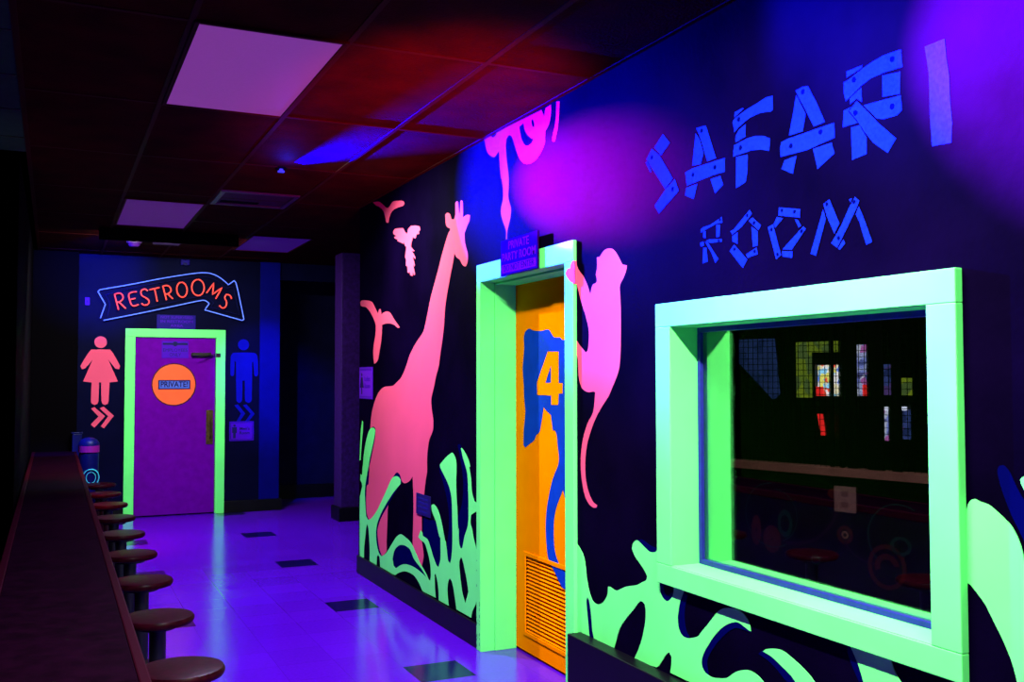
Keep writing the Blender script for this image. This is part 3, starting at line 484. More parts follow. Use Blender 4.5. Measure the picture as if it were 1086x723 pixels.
# --- restroom door
d1 = thing('door_1', 'purple restroom corridor door in a bright green frame', 'door', (1.23, YF, 0), kind='structure')
X0, X1, ZT, ZI = .7046, 1.7586, 2.047, 1.96
obj('casing', boxes((X0, X0+.10, YF-.03, YF, 0, ZI), (X1-.10, X1, YF-.03, YF, 0, ZI), (X0, X1, YF-.03, YF, ZI, ZT), bev=.003), GREEN, d1)
obj('jamb', boxes((X0+.085, X0+.102, YF-.028, YF+.03, 0, ZI), (X1-.102, X1-.085, YF-.028, YF+.03, 0, ZI), (X0+.1, X1-.1, YF-.028, YF+.03, ZI-.002, ZI+.015)), GREEN, d1)
ds = obj('door_slab', boxes((X0+.107, X1-.107, YF-.006, YF+.04, .015, ZI-.008), bev=.002), PURPLEDOOR, d1)
hp = obj('push_plate', boxes((1.558, 1.632, YF-.014, YF-.006, .77, 1.15), bev=.002), BRASS, d1)
bm = nb(); tube(bm, [(1.60, YF-.014, .84), (1.60, YF-.055, .86), (1.60, YF-.06, .95), (1.60, YF-.055, 1.04), (1.60, YF-.014, 1.06)], .010)
obj('door_handle', bm, BRASS, hp, True)
cl = obj('door_closer', boxes((1.39, 1.60, YF-.06, YF-.006, 1.755, 1.79), bev=.004), DARKMETAL, d1)
bm = nb(); tube(bm, [(1.58, YF-.045, 1.75), (1.44, YF-.12, 1.735), (1.64, YF-.035, 1.77)], .007); box(bm, 1.655, 1.70, YF-.05, YF-.03, 1.745, 1.785)
obj('closer_arm', bm, DARKMETAL, cl)

# ------------------------------------------------------------------ painted murals
G0 = .0004
def mural(name, label, cat, shapes, m, d0=.0004, d1=.0015, n=3, lim=55, plane='R', base=XW, group=None):
    bm = nb()
    for s in shapes: slab(bm, s, plane, base, d0, d1, n, lim)
    return tag(obj(name, bm, m), label, cat, group)
SH = SHAPES
mural('giraffe_mural', 'tall pink painted giraffe silhouette on the black wall beyond the party door', 'mural', [SH['giraffe']], PINK)
mural('bird_mural', 'pink painted bird flying highest, a small v shape left of the giraffe head', 'mural', [SH['bird_a']], PINK, group='painted birds by the giraffe')
mural('bird_mural', 'pink painted parrot with feathered tail, between the highest bird and the giraffe neck', 'mural', [SH['bird_b']], PINK, n=0, group='painted birds by the giraffe')
mural('bird_mural', 'pink painted long tailed bird, lowest of the three, above the small violet wall sign', 'mural', [SH['bird_c']], PINK, group='painted birds by the giraffe')
mk = thing('monkey_mural', 'pink painted monkey climbing the right side of the orange door frame', 'mural', (XW, 3.7, 1))
obj('monkey_body', slab(nb(), SH['monkey'], 'R', XW, G0, .0015, 3, 50), PINK, mk)
bm = slab(nb(), SH['monkey_hand'], 'R', XF, 0, .0012, 3, 50)
zz = [p[1] for p in SH['monkey_hand'][0] if p[0] < CY0+.03]
box(bm, XF-.001, XW-.001, CY0-.0012, CY0, min(zz), max(zz))
tag(obj('hand', bm, PINK, mk), 'pink hand painted over the green frame')
sn = thing('snake_mural', 'pink painted snake hanging from the ceiling line above the party door', 'mural', (XW, 4.7, 2.2))
cut = lambda ls: [[(p[0], min(p[1], H-.001)) for p in l] for l in ls]
obj('snake_body', slab(nb(), cut(SH['snake_body']), 'R', XW, G0, .0015, 3, 45), PINK, sn)
obj('snake_tail', slab(nb(), cut(SH['snake_tail']), 'R', XW, G0, .0015, 3, 45), PINK, sn)
pl = thing('plant_mural', 'green painted jungle grass over the giraffe legs', 'mural', (XW, 6, 0), group='painted jungle plants')
for k in range(1, 7): tag(obj('painted_shadow', slab(nb(), SH['nl%d' % k], 'R', XW, .0016, .0022, 3, 50), NAVY, pl), 'navy painted shadow of the grass')
for k in ('plantl', 'bladel'): obj('grass_blade', slab(nb(), SH[k], 'R', XW, .0023, .003, 3, 50), GREEN, pl)
pr = thing('plant_mural', 'green painted jungle leaves under and beside the framed window', 'mural', (XW, 2.8, .36), group='painted jungle plants')
for k in range(1, 9): tag(obj('painted_shadow', slab(nb(), SH['nr%d' % k], 'R', XW, G0, .0022, 3, 50), NAVY, pr), 'navy painted shadow of the leaves')
for k in ('plantr', 'blader', 'stemr', 'leafr', 'leafr2'): obj('leaf_blade', slab(nb(), SH[k], 'R', XW, G0, .003, 3, 50), GREEN, pr)
# room title: plank letters with painted nails
t1 = thing('room_title', 'large blue plank lettering SAFARI high on the right wall', 'lettering', (XW, 2.6, 2.3), group='painted room title')
t2 = thing('room_title', 'small blue plank lettering ROOM above the framed window', 'lettering', (XW, 2.6, 1.9), group='painted room title')
for i, (nm, planks, nails) in enumerate(LETTERS):
    bm = nb()
    for p in planks: slab(bm, [p], 'R', XW, G0, .0015)
    lo = tag(obj('letter', bm, PLANK, t1 if i < 6 else t2), 'plank letter '+nm[-1].upper())
    if nails:
        r = .0085 if i < 6 else .006
        for a, b in nails: obj('painted_nail', slab(nb(), [disc(a, b, r, 12)], 'R', XW, .0015, .0024), NAVY, lo)
# restroom figures on the far wall
F = dict(plane='F', base=YF)
def figure(name, label, body, head, rad, chev, m, gx):
    t = thing(name, label, 'pictogram', (gx, YF, 1.0), group='restroom figures')
    obj('body', slab(nb(), SH[body], 'F', YF, 0, .002, 2, 40), m, t)
    h = SH[head][0]; obj('head', slab(nb(), [disc(h[0][0], h[0][1], rad)], 'F', YF, 0, .002), m, t)
    for c_ in SH[chev]: obj('chevron', slab(nb(), [c_], 'F', YF, 0, .002), m, t)
figure('woman_pictogram', 'pink painted woman figure with two chevrons left of the purple door', 'woman', 'woman_head', .063, 'chev_w', PINK, .46)
figure('man_pictogram', 'blue painted man figure with two chevrons right of the purple door', 'man', 'man_head', .062, 'chev_m', MANBLUE, 1.96)

# ------------------------------------------------------------------ neon sign
ns = thing('neon_sign', 'blue and red neon arrow sign reading RESTROOMS over the purple door', 'sign', (1.2, YF, 2.4))
YN = YF-.06
P3 = lambda l, y=YN: [(p[0], y, p[1]) for p in l]
ar = obj('arrow_tube', tube(nb(), P3(smooth2(SH['neon_arrow'][0], 4, False, 35)), .0052), TUBEBLUE, ns, True)
obj('inner_tube', tube(nb(), P3(smooth2(SH['neon_inner'][0], 4, False, 35), YN+.02), .003), TUBEDIM, ns, True)
for strokes in NEON:
    bm = nb()
    for s in strokes: tube(bm, P3(smooth2(s, 4, False, 70)), .0075)
    obj('neon_letter', bm, TUBERED, ns, True)
for p in SH['neon_arrow'][0][::2]+[q for strokes in NEON for q in (strokes[0][0], strokes[0][len(strokes[0])//2])]:
    obj('standoff', tube(nb(), [(p[0], YF, p[1]), (p[0], YN+.006, p[1])], .005, 6), SUPPORT, ns)

# ------------------------------------------------------------------ signs
def sign(name, label, plane, base, a0, a1, b0, b1, m, th=.006, d=0, group=None, border=None):
    loc = (base, (a0+a1)/2, b0) if plane == 'R' else ((a0+a1)/2, base, b0)
    t = thing(name, label, 'sign', loc, group)
    bm = nb()
    if plane == 'R': box(bm, base-d-th, base-d, a0, a1, b0, b1, .0015)
    else: box(bm, a0, a1, base-d-th, base-d, b0, b1, .0015)
    obj('panel', bm, m, t)
    if border:
        k = .006; bm = nb()
        for r in ((a0+k, a1-k, b1-2*k, b1-k), (a0+k, a1-k, b0+k, b0+2*k), (a0+k, a0+2*k, b0+2*k, b1-2*k), (a1-2*k, a1-k, b0+2*k, b1-2*k)):
            slab(bm, [rect(*r)], plane, base, d+th, d+th+.0008)
        obj('border', bm, border, t)
    return t
PS = mat('deep_violet_sign_plastic', (.010, .0003, .034), .9, .0); PT = mat('magenta_paint_letters', (.11, .0015, .075), .9, .0)
s = sign('party_room_sign', 'violet PRIVATE PARTY ROOM sign hung over the top of the orange door frame', 'R', XF, 4.283, 4.722, 2.036, 2.222, PS, .008, .012)
tx = lambda st, sz, a, b, w, m, p, **k: text('lettering', st, sz, 'R', XF, .0205, a, b, m, p, w, **k)
tx('PRIVATE', .060, 4.503, 2.186, .24, PT, s, bold=.0006)
tx('PARTY ROOM', .060, 4.503, 2.128, .395, PT, s, bold=.0006)
bm = nb(); slab(bm, [rect(4.303, 4.703, 2.048, 2.092)], 'R', XF, .020, .0208); obj('band', bm, PT, s)
text('lettering', 'DO NOT ENTER', .046, 'R', XF, .0215, 4.503, 2.070, PS, s, .36)
for y in (4.33, 4.645): obj('hanger', boxes((XF-.012, XF, y, y+.03, 2.08, 2.12)), DARKMETAL, s)
s = sign('ladies_room_sign', 'pale violet Ladies Room sign at the far end of the giraffe wall', 'R', XW, 7.13, 7.472, 1.345, 1.588, SIGNP, .006, 0, border=SIGNPALE)
bm = slab(nb(), [rect(7.15, 7.45, 1.365, 1.56)], 'R', XW, .006, .0068); obj('field', bm, SIGNPALE, s)
bm = slab(nb(), [disc(7.40, 1.53, .014, 16)], 'R', XW, .0068, .008); slab(bm, [[(7.42, 1.51), (7.38, 1.51), (7.35, 1.43), (7.388, 1.43), (7.388, 1.38), (7.412, 1.38), (7.412, 1.43), (7.45, 1.43)]], 'R', XW, .0068, .008); obj('figure_symbol', bm, SIGNDK, s)
text('lettering', 'Ladies', .05, 'R', XW, .0078, 7.255, 1.498, SIGNP, s, .15, bold=.001); text('lettering', 'Room', .05, 'R', XW, .0078, 7.255, 1.445, SIGNP, s, .14, bold=.001)
s = sign('notice_sign', 'small dark navy notice sign on the giraffe foreleg', 'R', XW, 5.868, 6.135, .623, .757, NAVYSIGN, .006, .003)
bm = nb()
for k in range(4): slab(bm, [rect(5.91, 6.10-.02*(k % 2), .735-.028*k-.010, .735-.028*k)], 'R', XW, .009, .0098)
obj('text_lines', bm, NAVYTXT, s)
s = sign('supervision_sign', 'violet three line sign just above the purple restroom door frame', 'F', YF, 1.026, 1.435, ZT-.0, 2.206, SIGNBLUE, .006)
for st, b, w in (('NOT SUPERVISED', 2.178, .34), ('IN RESTROOM', 2.132, .34), ('AREA', 2.085, .14)): text('lettering', st, .04, 'F', YF, .0068, 1.235, b, SIGNP, s, w, bold=.0008)
s = sign('employees_sign', 'violet EMPLOYEES ONLY sign near the top of the purple door', 'F', YF-.006, 1.08, 1.362, 1.728, 1.918, SIGNP, .004)
bm = slab(nb(), [disc(1.221, 1.885, .026, 20)], 'F', YF-.006, .004, .005); slab(bm, [rect(1.09, 1.352, 1.874, 1.896)], 'F', YF-.006, .004, .0048); obj('emblem', bm, SIGNDK, s)
text('lettering', 'EMPLOYEES', .05, 'F', YF-.006, .0048, 1.221, 1.815, SIGNDK, s, .255); text('lettering', 'ONLY', .05, 'F', YF-.006, .0048, 1.221, 1.765, SIGNDK, s, .12)
t = thing('private_sign', 'round orange disc with a PRIVATE! plaque on the purple door', 'sign', (1.213, YF, 1.2))
bm = slab(nb(), [disc(1.213, 1.437, .236, 48)], 'F', YF-.006, 0, .003); obj('rim', bm, mat('dark_red_outline', (.05, .002, .015), .6, .1), t)
bm = slab(nb(), [disc(1.213, 1.437, .224, 48)], 'F', YF-.006, .003, .005); obj('disc', bm, ORANGE2, t)
bm = slab(nb(), [rect(1.048, 1.384, 1.385, 1.487)], 'F', YF-.006, .005, .007); obj('plaque_border', bm, SIGNDK, t)
pq = slab(nb(), [rect(1.060, 1.372, 1.397, 1.475)], 'F', YF-.006, .007, .009); pq = obj('plaque', pq, WHITEBLUE, t)
text('lettering', 'PRIVATE!', .085, 'F', YF-.006, .0098, 1.216, 1.437, SIGNDK, t, .285, bold=.002)
s = sign('mens_room_sign', 'blue violet Mens Room sign under the man figure', 'F', YF, 1.81, 2.085, .795, 1.02, SIGNBLUE, .006, border=SIGNP)
bm = slab(nb(), [rect(1.83, 2.065, .815, 1.0)], 'F', YF, .006, .0068); obj('field', bm, SIGNP, s)
bm = slab(nb(), [disc(1.868, .972, .014, 16)], 'F', YF, .0068, .008); slab(bm, [[(1.842, .955), (1.894, .955), (1.894, .89), (1.882, .89), (1.882, .83), (1.854, .83), (1.854, .89), (1.842, .89)]], 'F', YF, .0068, .008); obj('figure_symbol', bm, SIGNDK, s)
text('lettering', "Men's", .045, 'F', YF, .0078, 1.98, .935, SIGNDK, s, .11, bold=.001); text('lettering', 'Room', .045, 'F', YF, .0078, 1.98, .887, SIGNDK, s, .11, bold=.001)
# small wall devices
t = thing('wall_plate', 'small violet switch plate left of the neon arrow tail', 'switch plate', (.31, YF, 2.2))
obj('plate', boxes((.30, .345, YF-.008, YF, 2.29, 2.37), bev=.002), SIGNP, t); obj('toggle', boxes((.318, .327, YF-.018, YF-.008, 2.32, 2.34), bev=.002), SIGNDK, t)
t = thing('motion_sensor', 'small blue sensor box high on the wall above the neon arrow', 'sensor', (1.31, YF, 2.75))
obj('sensor_body', boxes((1.265, 1.36, YF-.05, YF, 2.76, 2.82), bev=.006), SIGNBLUE, t); obj('sensor_lens', boxes((1.29, 1.335, YF-.058, YF-.05, 2.755, 2.785), bev=.004), SIGNDK, t)
t = thing('door_chime_box', 'small black box on the side of the purple column', 'wall box', (2.96, 10.22, 1.2))
obj('cover', boxes((3.00, 3.10, 10.17, 10.22, 1.36, 1.60), bev=.005), BLACK, t); obj('slot', boxes((3.03, 3.07, 10.166, 10.17, 1.45, 1.47)), DARKMETAL, t)

# ------------------------------------------------------------------ ceiling fixtures
def ceiling_light(label, x0, x1, y0, y1, m, grp='ceiling light panels'):
    t = thing('ceiling_light', label, 'ceiling light', ((x0+x1)/2, (y0+y1)/2, H), grp)
    k = .02
    obj('frame', boxes((x0-k, x0, y0-k, y1+k, H-.012, H), (x1, x1+k, y0-k, y1+k, H-.012, H), (x0, x1, y0-k, y0, H-.012, H), (x0, x1, y1, y1+k, H-.012, H), bev=.002), TRIMW, t)
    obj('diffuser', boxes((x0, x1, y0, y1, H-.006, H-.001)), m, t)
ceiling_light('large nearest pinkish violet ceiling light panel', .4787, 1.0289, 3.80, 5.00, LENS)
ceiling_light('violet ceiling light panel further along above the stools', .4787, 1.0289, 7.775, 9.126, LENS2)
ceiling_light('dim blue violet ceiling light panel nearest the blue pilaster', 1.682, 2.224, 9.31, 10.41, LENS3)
t = thing('ceiling_vent', 'square ceiling vent with a pale rim and dark slot', 'vent', (1.33, 7.43, H))
obj('frame', boxes((1.06, 1.095, 7.15, 7.72, H-.014, H), (1.585, 1.62, 7.15, 7.72, H-.014, H), (1.095, 1.585, 7.15, 7.185, H-.014, H), (1.095, 1.585, 7.685, 7.72, H-.014, H), bev=.002), mat('vent_rim_paint', (.03, .003, .05), .4, .3), t)
obj('backing', boxes((1.095, 1.585, 7.185, 7.685, H-.003, H-.001)), mat('vent_panel_paint', (.03, .003, .04), .6, .03), t)
obj('slot', boxes((1.12, 1.40, 7.56, 7.64, H-.006, H-.003)), BLACK, t)
t = thing('smoke_detector', 'small violet domed smoke detector on the ceiling before the far wall', 'smoke detector', (.72, 10.1, H))
obj('base', lathe(nb(), [(0, 0), (.07, 0), (.07, -.012), (.0, -.012)], .70, 10.25, H), WHITEP, t)
obj('dome', lathe(nb(), [(.055, -.012), (.055, -.03), (.04, -.048), (.0, -.055)], .70, 10.25, H), DOME, t, True)
t = thing('emergency_light', 'slim white ceiling unit with a red indicator beside the smoke detector', 'emergency light', (.95, 10.1, H))
obj('housing', boxes((.86, 1.10, 9.98, 10.12, H-.035, H), bev=.006), WHITEP, t); obj('indicator', boxes((.94, .985, 9.972, 9.98, H-.03, H-.012), bev=.002), LEDRED, t)
t = thing('added_lamp_housing', 'added long black housing that hides the far wall lamp from view', 'added housing', (.95, 9.45, H))
obj('housing', boxes((.35, 1.55, 9.36, 9.40, H-.11, H), (.35, 1.55, 9.40, 9.52, H-.02, H), bev=.003), BLACK, t)  # added housing, screens the far wall blacklight from view
t = thing('ceiling_spotlight', 'small black lamp glowing blue on the ceiling before the vent', 'spotlight', (1.293, 6.25, H))
obj('canopy', lathe(nb(), [(0, 0), (.035, 0), (.035, -.01), (0, -.01)], 1.293, 6.25, H), BLACK, t)
obj('lamp_head', lathe(nb(), [(.012, -.01), (.012, -.02), (.022, -.022), (.022, -.03), (0, -.03)], 1.293, 6.25, H, 20), mat('blue_lamp_lens', (.02, .02, .2), .3, .3, emit=(.1, .1, 1), es=.4), t)

# ------------------------------------------------------------------ counter and stools
ct = thing('counter', 'long narrow dark maroon snack counter running along the left', 'counter', (.03, 6, 0))
ZC = .75
bm = nb(); k = 0; y = -1.
while y < 11.3:
    y2 = min(y+1.22, 11.31); box(bm, -.155, .205, y+.0015, y2-.0015, ZC-.038, ZC-.002, .002); y = y2
obj('countertop', bm, COUNTERM, ct)
obj('edge_strip', boxes((.205, .235, -1, 11.31, ZC-.045, ZC), bev=.005), COUNTEREDGE, ct)
obj('edge_strip', boxes((-.185, -.155, -1, 11.31, ZC-.045, ZC), bev=.005), COUNTEREDGE, ct)
obj('front_panel', boxes((-.06, .10, -1, 11.31, .1, ZC-.038)), POST, ct)
obj('toe_kick', boxes((-.03, .07, -1, 11.31, 0, .1)), BASE, ct)
st = thing('stool', '', 'stool', (.435, 0, 0), 'fixed stools along the counter')
r = .155
obj('seat', lathe(nb(), [(0, .424), (r-.02, .424), (r-.006, .428), (r, .438), (r, .448), (r-.006, .457), (r-.02, .46), (0, .46)], .435, 0, 0, 40), SEAT, st, True)
obj('seat_plate', lathe(nb(), [(0, .405), (.085, .405), (.085, .424), (0, .424)], .435, 0, 0, 24), POST, st, True)
obj('post', lathe(nb(), [(0, .02), (.036, .02), (.036, .405), (0, .405)], .435, 0, 0, 24), POST, st, True)
obj('base', lathe(nb(), [(0, 0), (.14, 0), (.14, .008), (.05, .03), (.036, .05), (0, .05)], .435, 0, 0, 32), POST, st, True)
names = ['nearest round stool cut by the bottom edge', 'second round stool from the viewer', 'third round stool from the viewer', 'fourth round stool from the viewer with greenish sheen', 'fifth round stool from the viewer', 'sixth round stool from the viewer', 'third round stool from the counter far end', 'second round stool from the counter far end', 'farthest round stool by the counter far end']
for i, nm in enumerate(names):
    if i == 0: o = st
    else:
        o = st.copy(); C.objects.link(o)
        for ch in list(st.children):
            c_ = ch.copy(); C.objects.link(c_); c_.parent = o; c_.matrix_parent_inverse = ch.matrix_parent_inverse.copy()
    o.location.y = 3.78+.861*i
    o['label'] = nm+', maroon seat on black post'
# blue bin at the end of the counter
t = thing('litter_bin', 'blue bin with pink band at the far end of the counter', 'bin', (.345, 11.0, 0))
bx, by, br = .345, 11.0, .095
obj('body', lathe(nb(), [(0, 0), (br-.01, 0), (br, .02), (br, .74), (br-.01, .75), (0, .75)], bx, by), BINBLUE, t, True)
obj('lid', lathe(nb(), [(br+.006, .82), (br+.004, .845), (br*.8, .88), (br*.4, .90), (0, .905)], bx, by), BINBLUE, t, True)
obj('band', lathe(nb(), [(br, .75), (br+.006, .755), (br+.006, .82), (br, .822)], bx, by), BANDPINK, t, True)
bm = nb(); tube(bm, [(bx+.02+.075*math.cos(a), by-br-.006+.02*abs(math.cos(a)), .50+.085*math.sin(a)) for a in [2*math.pi*q/28 for q in range(28)]], .005, 6, True)
tube(bm, [(bx+.02+.045*math.cos(a), by-br-.006+.01*abs(math.cos(a)), .50+.055*math.sin(a)) for a in [2*math.pi*q/28 for q in range(28)]], .003, 6, True)
obj('ring_emblem', bm, CYAN, t)
t = thing('wall_post', 'short blue lit post standing at the counter end by the black pier', 'post', (.2, 11.2, 0))
obj('shaft', boxes((.19, .285, 11.22, 11.318, .0, .93), bev=.006), BINBLUE, t); obj('cap', boxes((.183, .292, 11.215, 11.319, .93, .945), bev=.004), BINBLUE, t)

# ------------------------------------------------------------------ inside the party room, seen through the glass
PA, PB = Vector((3.747, 4.95, 0)), Vector((4.086, 3.683, 0)); PD = (PB-PA).normalized(); PNrm = Vector((PD.y, -PD.x, 0))   # towards the window
if PNrm.x > 0: PNrm = -PNrm
def pp(s, d, z): q = PA+PD*s+PNrm*d; return Vector((q.x, q.y, z))
def pbox(bm, s0, s1, d0, d1, z0, z1):
    vs = [bm.verts.new(pp(s_, d, z)) for s_ in (s0, s1) for d in (d0, d1) for z in (z0, z1)]
    for f in [(0, 1, 3, 2), (4, 6, 7, 5), (0, 4, 5, 1), (2, 3, 7, 6), (0, 2, 6, 4), (1, 5, 7, 3)]: bm.faces.new([vs[i] for i in f])
    return bm
pw = thing('half_wall', 'dark half wall with pale wood rail seen through the window', 'half wall', tuple(PA))
obj('wall_panel', pbox(nb(), -1.1, 3.0, -.10, 0, 0, .96), BLACK, pw)
obj('rail', pbox(nb(), -1.1, 3.0, -.12, .025, .96, 1.0), CREAMRAIL, pw)
dimg = mat('dim_teal_mural_paint', (.004, .055, .038), .8, .05); dimo = mat('dim_orange_mural_paint', (.08, .012, .003), .8, .05); dimp = mat('dim_purple_mural_paint', (.022, .002, .02), .8, .05); dimy = mat('dim_cream_mural_paint', (.3, .18, .08), .8, .05)
def ring(bm, s, z, r, w=.012, a0=0, a1=360, ry=None):
    ry = ry or r; n = 24
    A = [math.radians(a0+(a1-a0)*k/n) for k in range(n+1)]
    for a, b in zip(A, A[1:]):
        q = [pp(s+(rr)*math.cos(t_), .003, z+(rr*ry/r)*math.sin(t_)) for rr, t_ in ((r-w, a), (r, a), (r, b), (r-w, b))]
        bm.faces.new([bm.verts.new(v) for v in q])
bm = nb()
ring(bm, .33, .70, .19, .008, 90, 300); ring(bm, .35, .70, .155, .006, -70, 90); ring(bm, .42, .66, .05, .02, 0, 360, .08)
ring(bm, 1.12, .66, .18, .008, 60, 230); ring(bm, 1.13, .62, .06, .02, 0, 360, .05); ring(bm, 1.36, .60, .15, .006, -60, 100); ring(bm, .62, .48, .03, .01)
obj('teal_rings', bm, dimg, pw)
bm = nb()
ring(bm, .33, .56, .06, .055, 0, 360, .08); ring(bm, .22, .60, .035, .03, 0, 360, .09); ring(bm, .75, .86, .05, .045, 0, 360, .03); ring(bm, .81, .83, .05, .045, 0, 360, .03)
ring(bm, 1.05, .50, .11, .022, 0, 360, .12); ring(bm, 1.05, .50, .07, .03, 10, 200); ring(bm, 1.42, .56, .10, .05, 20, 160, .05); ring(bm, .805, .64, .05, .02)
obj('orange_planets', bm, dimo, pw)
bm = nb(); ring(bm, .45, .88, .34, .02, -95, -20); ring(bm, .98, .72, .22, .012, 200, 270); ring(bm, .2, 1.0, .2, .012, 200, 260)
obj('purple_arcs', bm, dimp, pw)
bm = nb(); ring(bm, .805, .64, .022, .012); obj('cream_star', bm, dimy, pw)
t = thing('outlet_plate', 'pale square outlet plate below the rail inside the window', 'outlet plate', tuple(pp(.8, .006, .8)))
obj('plate', pbox(nb(), .745, .875, .0, .008, .765, .905), PLATE, t)
bm = nb(); SOCK = mat('socket_plastic', (.2, .12, .11), .5, .2)
for z in (.79, .85): obj('socket', pbox(nb(), .79, .83, .008, .0095, z, z+.03), SOCK, t)
# netted opening above the half wall
nt_ = thing('netting_frame', 'dark posts with square netting above the half wall inside the window', 'netting frame', tuple(pp(.9, -.05, 1.0)))
def uv(px):   # sideways position on the half wall line for a sight line measured in the photo
    return px
post_s = [(.683, .708), (.743, .770), (.793, .852), (.914, 1.010), (1.057, 1.11), (1.30, 1.36), (1.68, 1.74), (-.6, -.55)]
for a, b in post_s: obj('post', pbox(nb(), a, b, -.066, -.054, 1.0, 2.3), BLACK, nt_)
obj('header', pbox(nb(), -1.1, 3.0, -.12, 0, 2.3, H), BLACK, nt_)
bm = nb()
for k in range(0, 117): s_ = -1.09+k*.035; pbox(bm, s_, s_+.0035, -.050, -.047, 1.0, 2.3)
for k in range(0, 37): z = 1.02+k*.035; pbox(bm, -1.1, 3.0, -.047, -.044, z, z+.0035)
tag(obj('netting', bm, mat('black_net_cord', (.002, .002, .002), .9, .0), nt_), 'black square netting')
# lit games beyond
bright = screen_mat('bright_game_artwork', [(1, .85, .5), (.15, .3, 1), (1, .9, .9), (1, .1, .05), (.9, .8, .15), (.3, .7, 1)], 2.4, 22)
cool = screen_mat('cool_game_artwork', [(.3, .35, .9), (.8, .8, 1), (.12, .15, .45), (.6, .15, .5), (.1, .1, .3), (.5, .55, .9)], 1.3, 18)
dark = screen_mat('dim_game_artwork', [(.05, .07, .25), (.02, .03, .12), (.10, .05, .2), (.03, .05, .18)], 1.3, 14)
redm = mat('red_lit_side', (.3, .01, .01), .4, .2, emit=(1, .02, .02), es=2)
ygm = screen_mat('yellow_green_lit_panel', [(.10, .14, .01), (.13, .17, .01), (.08, .12, .012), (.05, .08, .02)], 2.4, 9)
blm = screen_mat('blue_lit_panel', [(.010, .018, .07), (.012, .022, .085), (.006, .012, .05)], 2.0, 9)
cab = mat('black_cabinet', (.003, .003, .004), .4, .2)
def cabinet(label, s0, s1, d, z0, z1, m, marquee=None, side=False, grp='lit game cabinets'):
    t = thing('arcade_cabinet', label, 'arcade cabinet', tuple(pp((s0+s1)/2, d-.3, 0)), grp)
    obj('body', pbox(nb(), s0-.03, s1+.03, d-.6, d-.02, 0, z1+.12), cab, t)
    obj('screen', pbox(nb(), s0, s1, d-.02, d, z0, z1), m, t)
    bm = nb(); pbox(bm, s0-.03, s0, d-.02, d+.05, .6, z1+.12); pbox(bm, s1, s1+.03, d-.02, d+.05, .6, z1+.12); obj('side_panel', bm, redm if side else cab, t)
    if marquee: obj('marquee', pbox(nb(), s0, s1, d-.02, d+.01, z1+.02, z1+.10), marquee, t)
    return t
DC = -3.2
c1 = cabinet('brightest game cabinet with patchwork screen seen through the window', -1.42, -1.125, DC, 1.335, 1.62, bright)
bm = nb(); pbox(bm, -1.425, -1.36, DC, DC+.03, 1.335, 1.42); obj('red_panel', bm, redm, c1)
bm = nb(); q = [pp(s_, DC+.06, z) for s_, z in ((-1.375, 1.17), (-1.335, 1.17), (-1.305, .975), (-1.34, .975))]; q2 = [v+PNrm*.03 for v in q]
va = [bm.verts.new(v) for v in q]; vb = [bm.verts.new(v) for v in q2]; bm.faces.new(va); bm.faces.new(vb)
for k in range(4): bm.faces.new((va[k], va[(k+1) % 4], vb[(k+1) % 4], vb[k]))
obj('red_light_bar', bm, redm, c1)
bm = nb(); pbox(bm, -1.16, -1.125, DC, DC+.05, 1.185, 1.225); obj('coin_light', bm, bright, c1)
c2 = cabinet('tall game cabinet with cool blue white screen seen through the window', -1.03, -.88, DC, 1.34, 1.80, cool)
bm = nb(); pbox(bm, -.95, -.915, DC, DC+.03, 1.34, 1.44); obj('red_panel', bm, redm, c2)
c3 = cabinet('game cabinet with lit lower panel right of the wide dark post', -.765, -.695, DC, .95, 1.23, cool)
bm = nb(); pbox(bm, -.77, -.695, DC, DC+.02, 1.345, 1.62); obj('upper_panel', bm, dark, c3)
c4 = cabinet('dim blue game cabinet at the right end seen through the window', -.59, -.49, DC, .97, 1.23, dark, )
bm = nb(); pbox(bm, -.585, -.50, DC, DC+.02, 1.345, 1.50); obj('upper_panel', bm, ygm, c4)
whitem = mat('white_lit_cap', (.5, .5, .6), .4, .2, emit=(.8, .8, 1), es=2)
for c_, s0, s1, z1 in ((c3, -.76, -.70, 1.235), (c4, -.59, -.55, 1.24)):
    obj('cap_light', pbox(nb(), s0, s1, DC, DC+.03, z1-.02, z1+.012), whitem, c_)
bpn = thing('lit_panel', 'yellow green lit panel behind the netting', 'lit panel', tuple(pp(-1.5, -3.8, 0)), 'lit panels beyond the netting')
obj('panel_face', pbox(nb(), -2.14, -1.66, -3.98, -3.92, 1.30, 1.87), ygm, bpn); obj('panel_stand', pbox(nb(), -2.10, -1.70, -3.98, -3.94, 0, 1.30), cab, bpn)
bpn = thing('lit_panel', 'dim blue lit panel at the left behind the netting', 'lit panel', tuple(pp(-2.3, -3.8, 0)), 'lit panels beyond the netting')
bm = nb(); vs = [[bm.verts.new(pp(s_, d, z)) for s_, z in ((-2.86, 1.66), (-2.86, 1.92), (-2.44, 1.92), (-2.38, 1.33), (-2.44, 1.28))] for d in (-3.98, -3.92)]
bm.faces.new(vs[0]); bm.faces.new(vs[1])
for k in range(5): bm.faces.new((vs[0][k], vs[0][(k+1) % 5], vs[1][(k+1) % 5], vs[1][k]))
obj('panel_face', bm, blm, bpn); obj('panel_stand', pbox(nb(), -2.80, -2.5, -4.02, -3.985, 0, 1.7), cab, bpn)

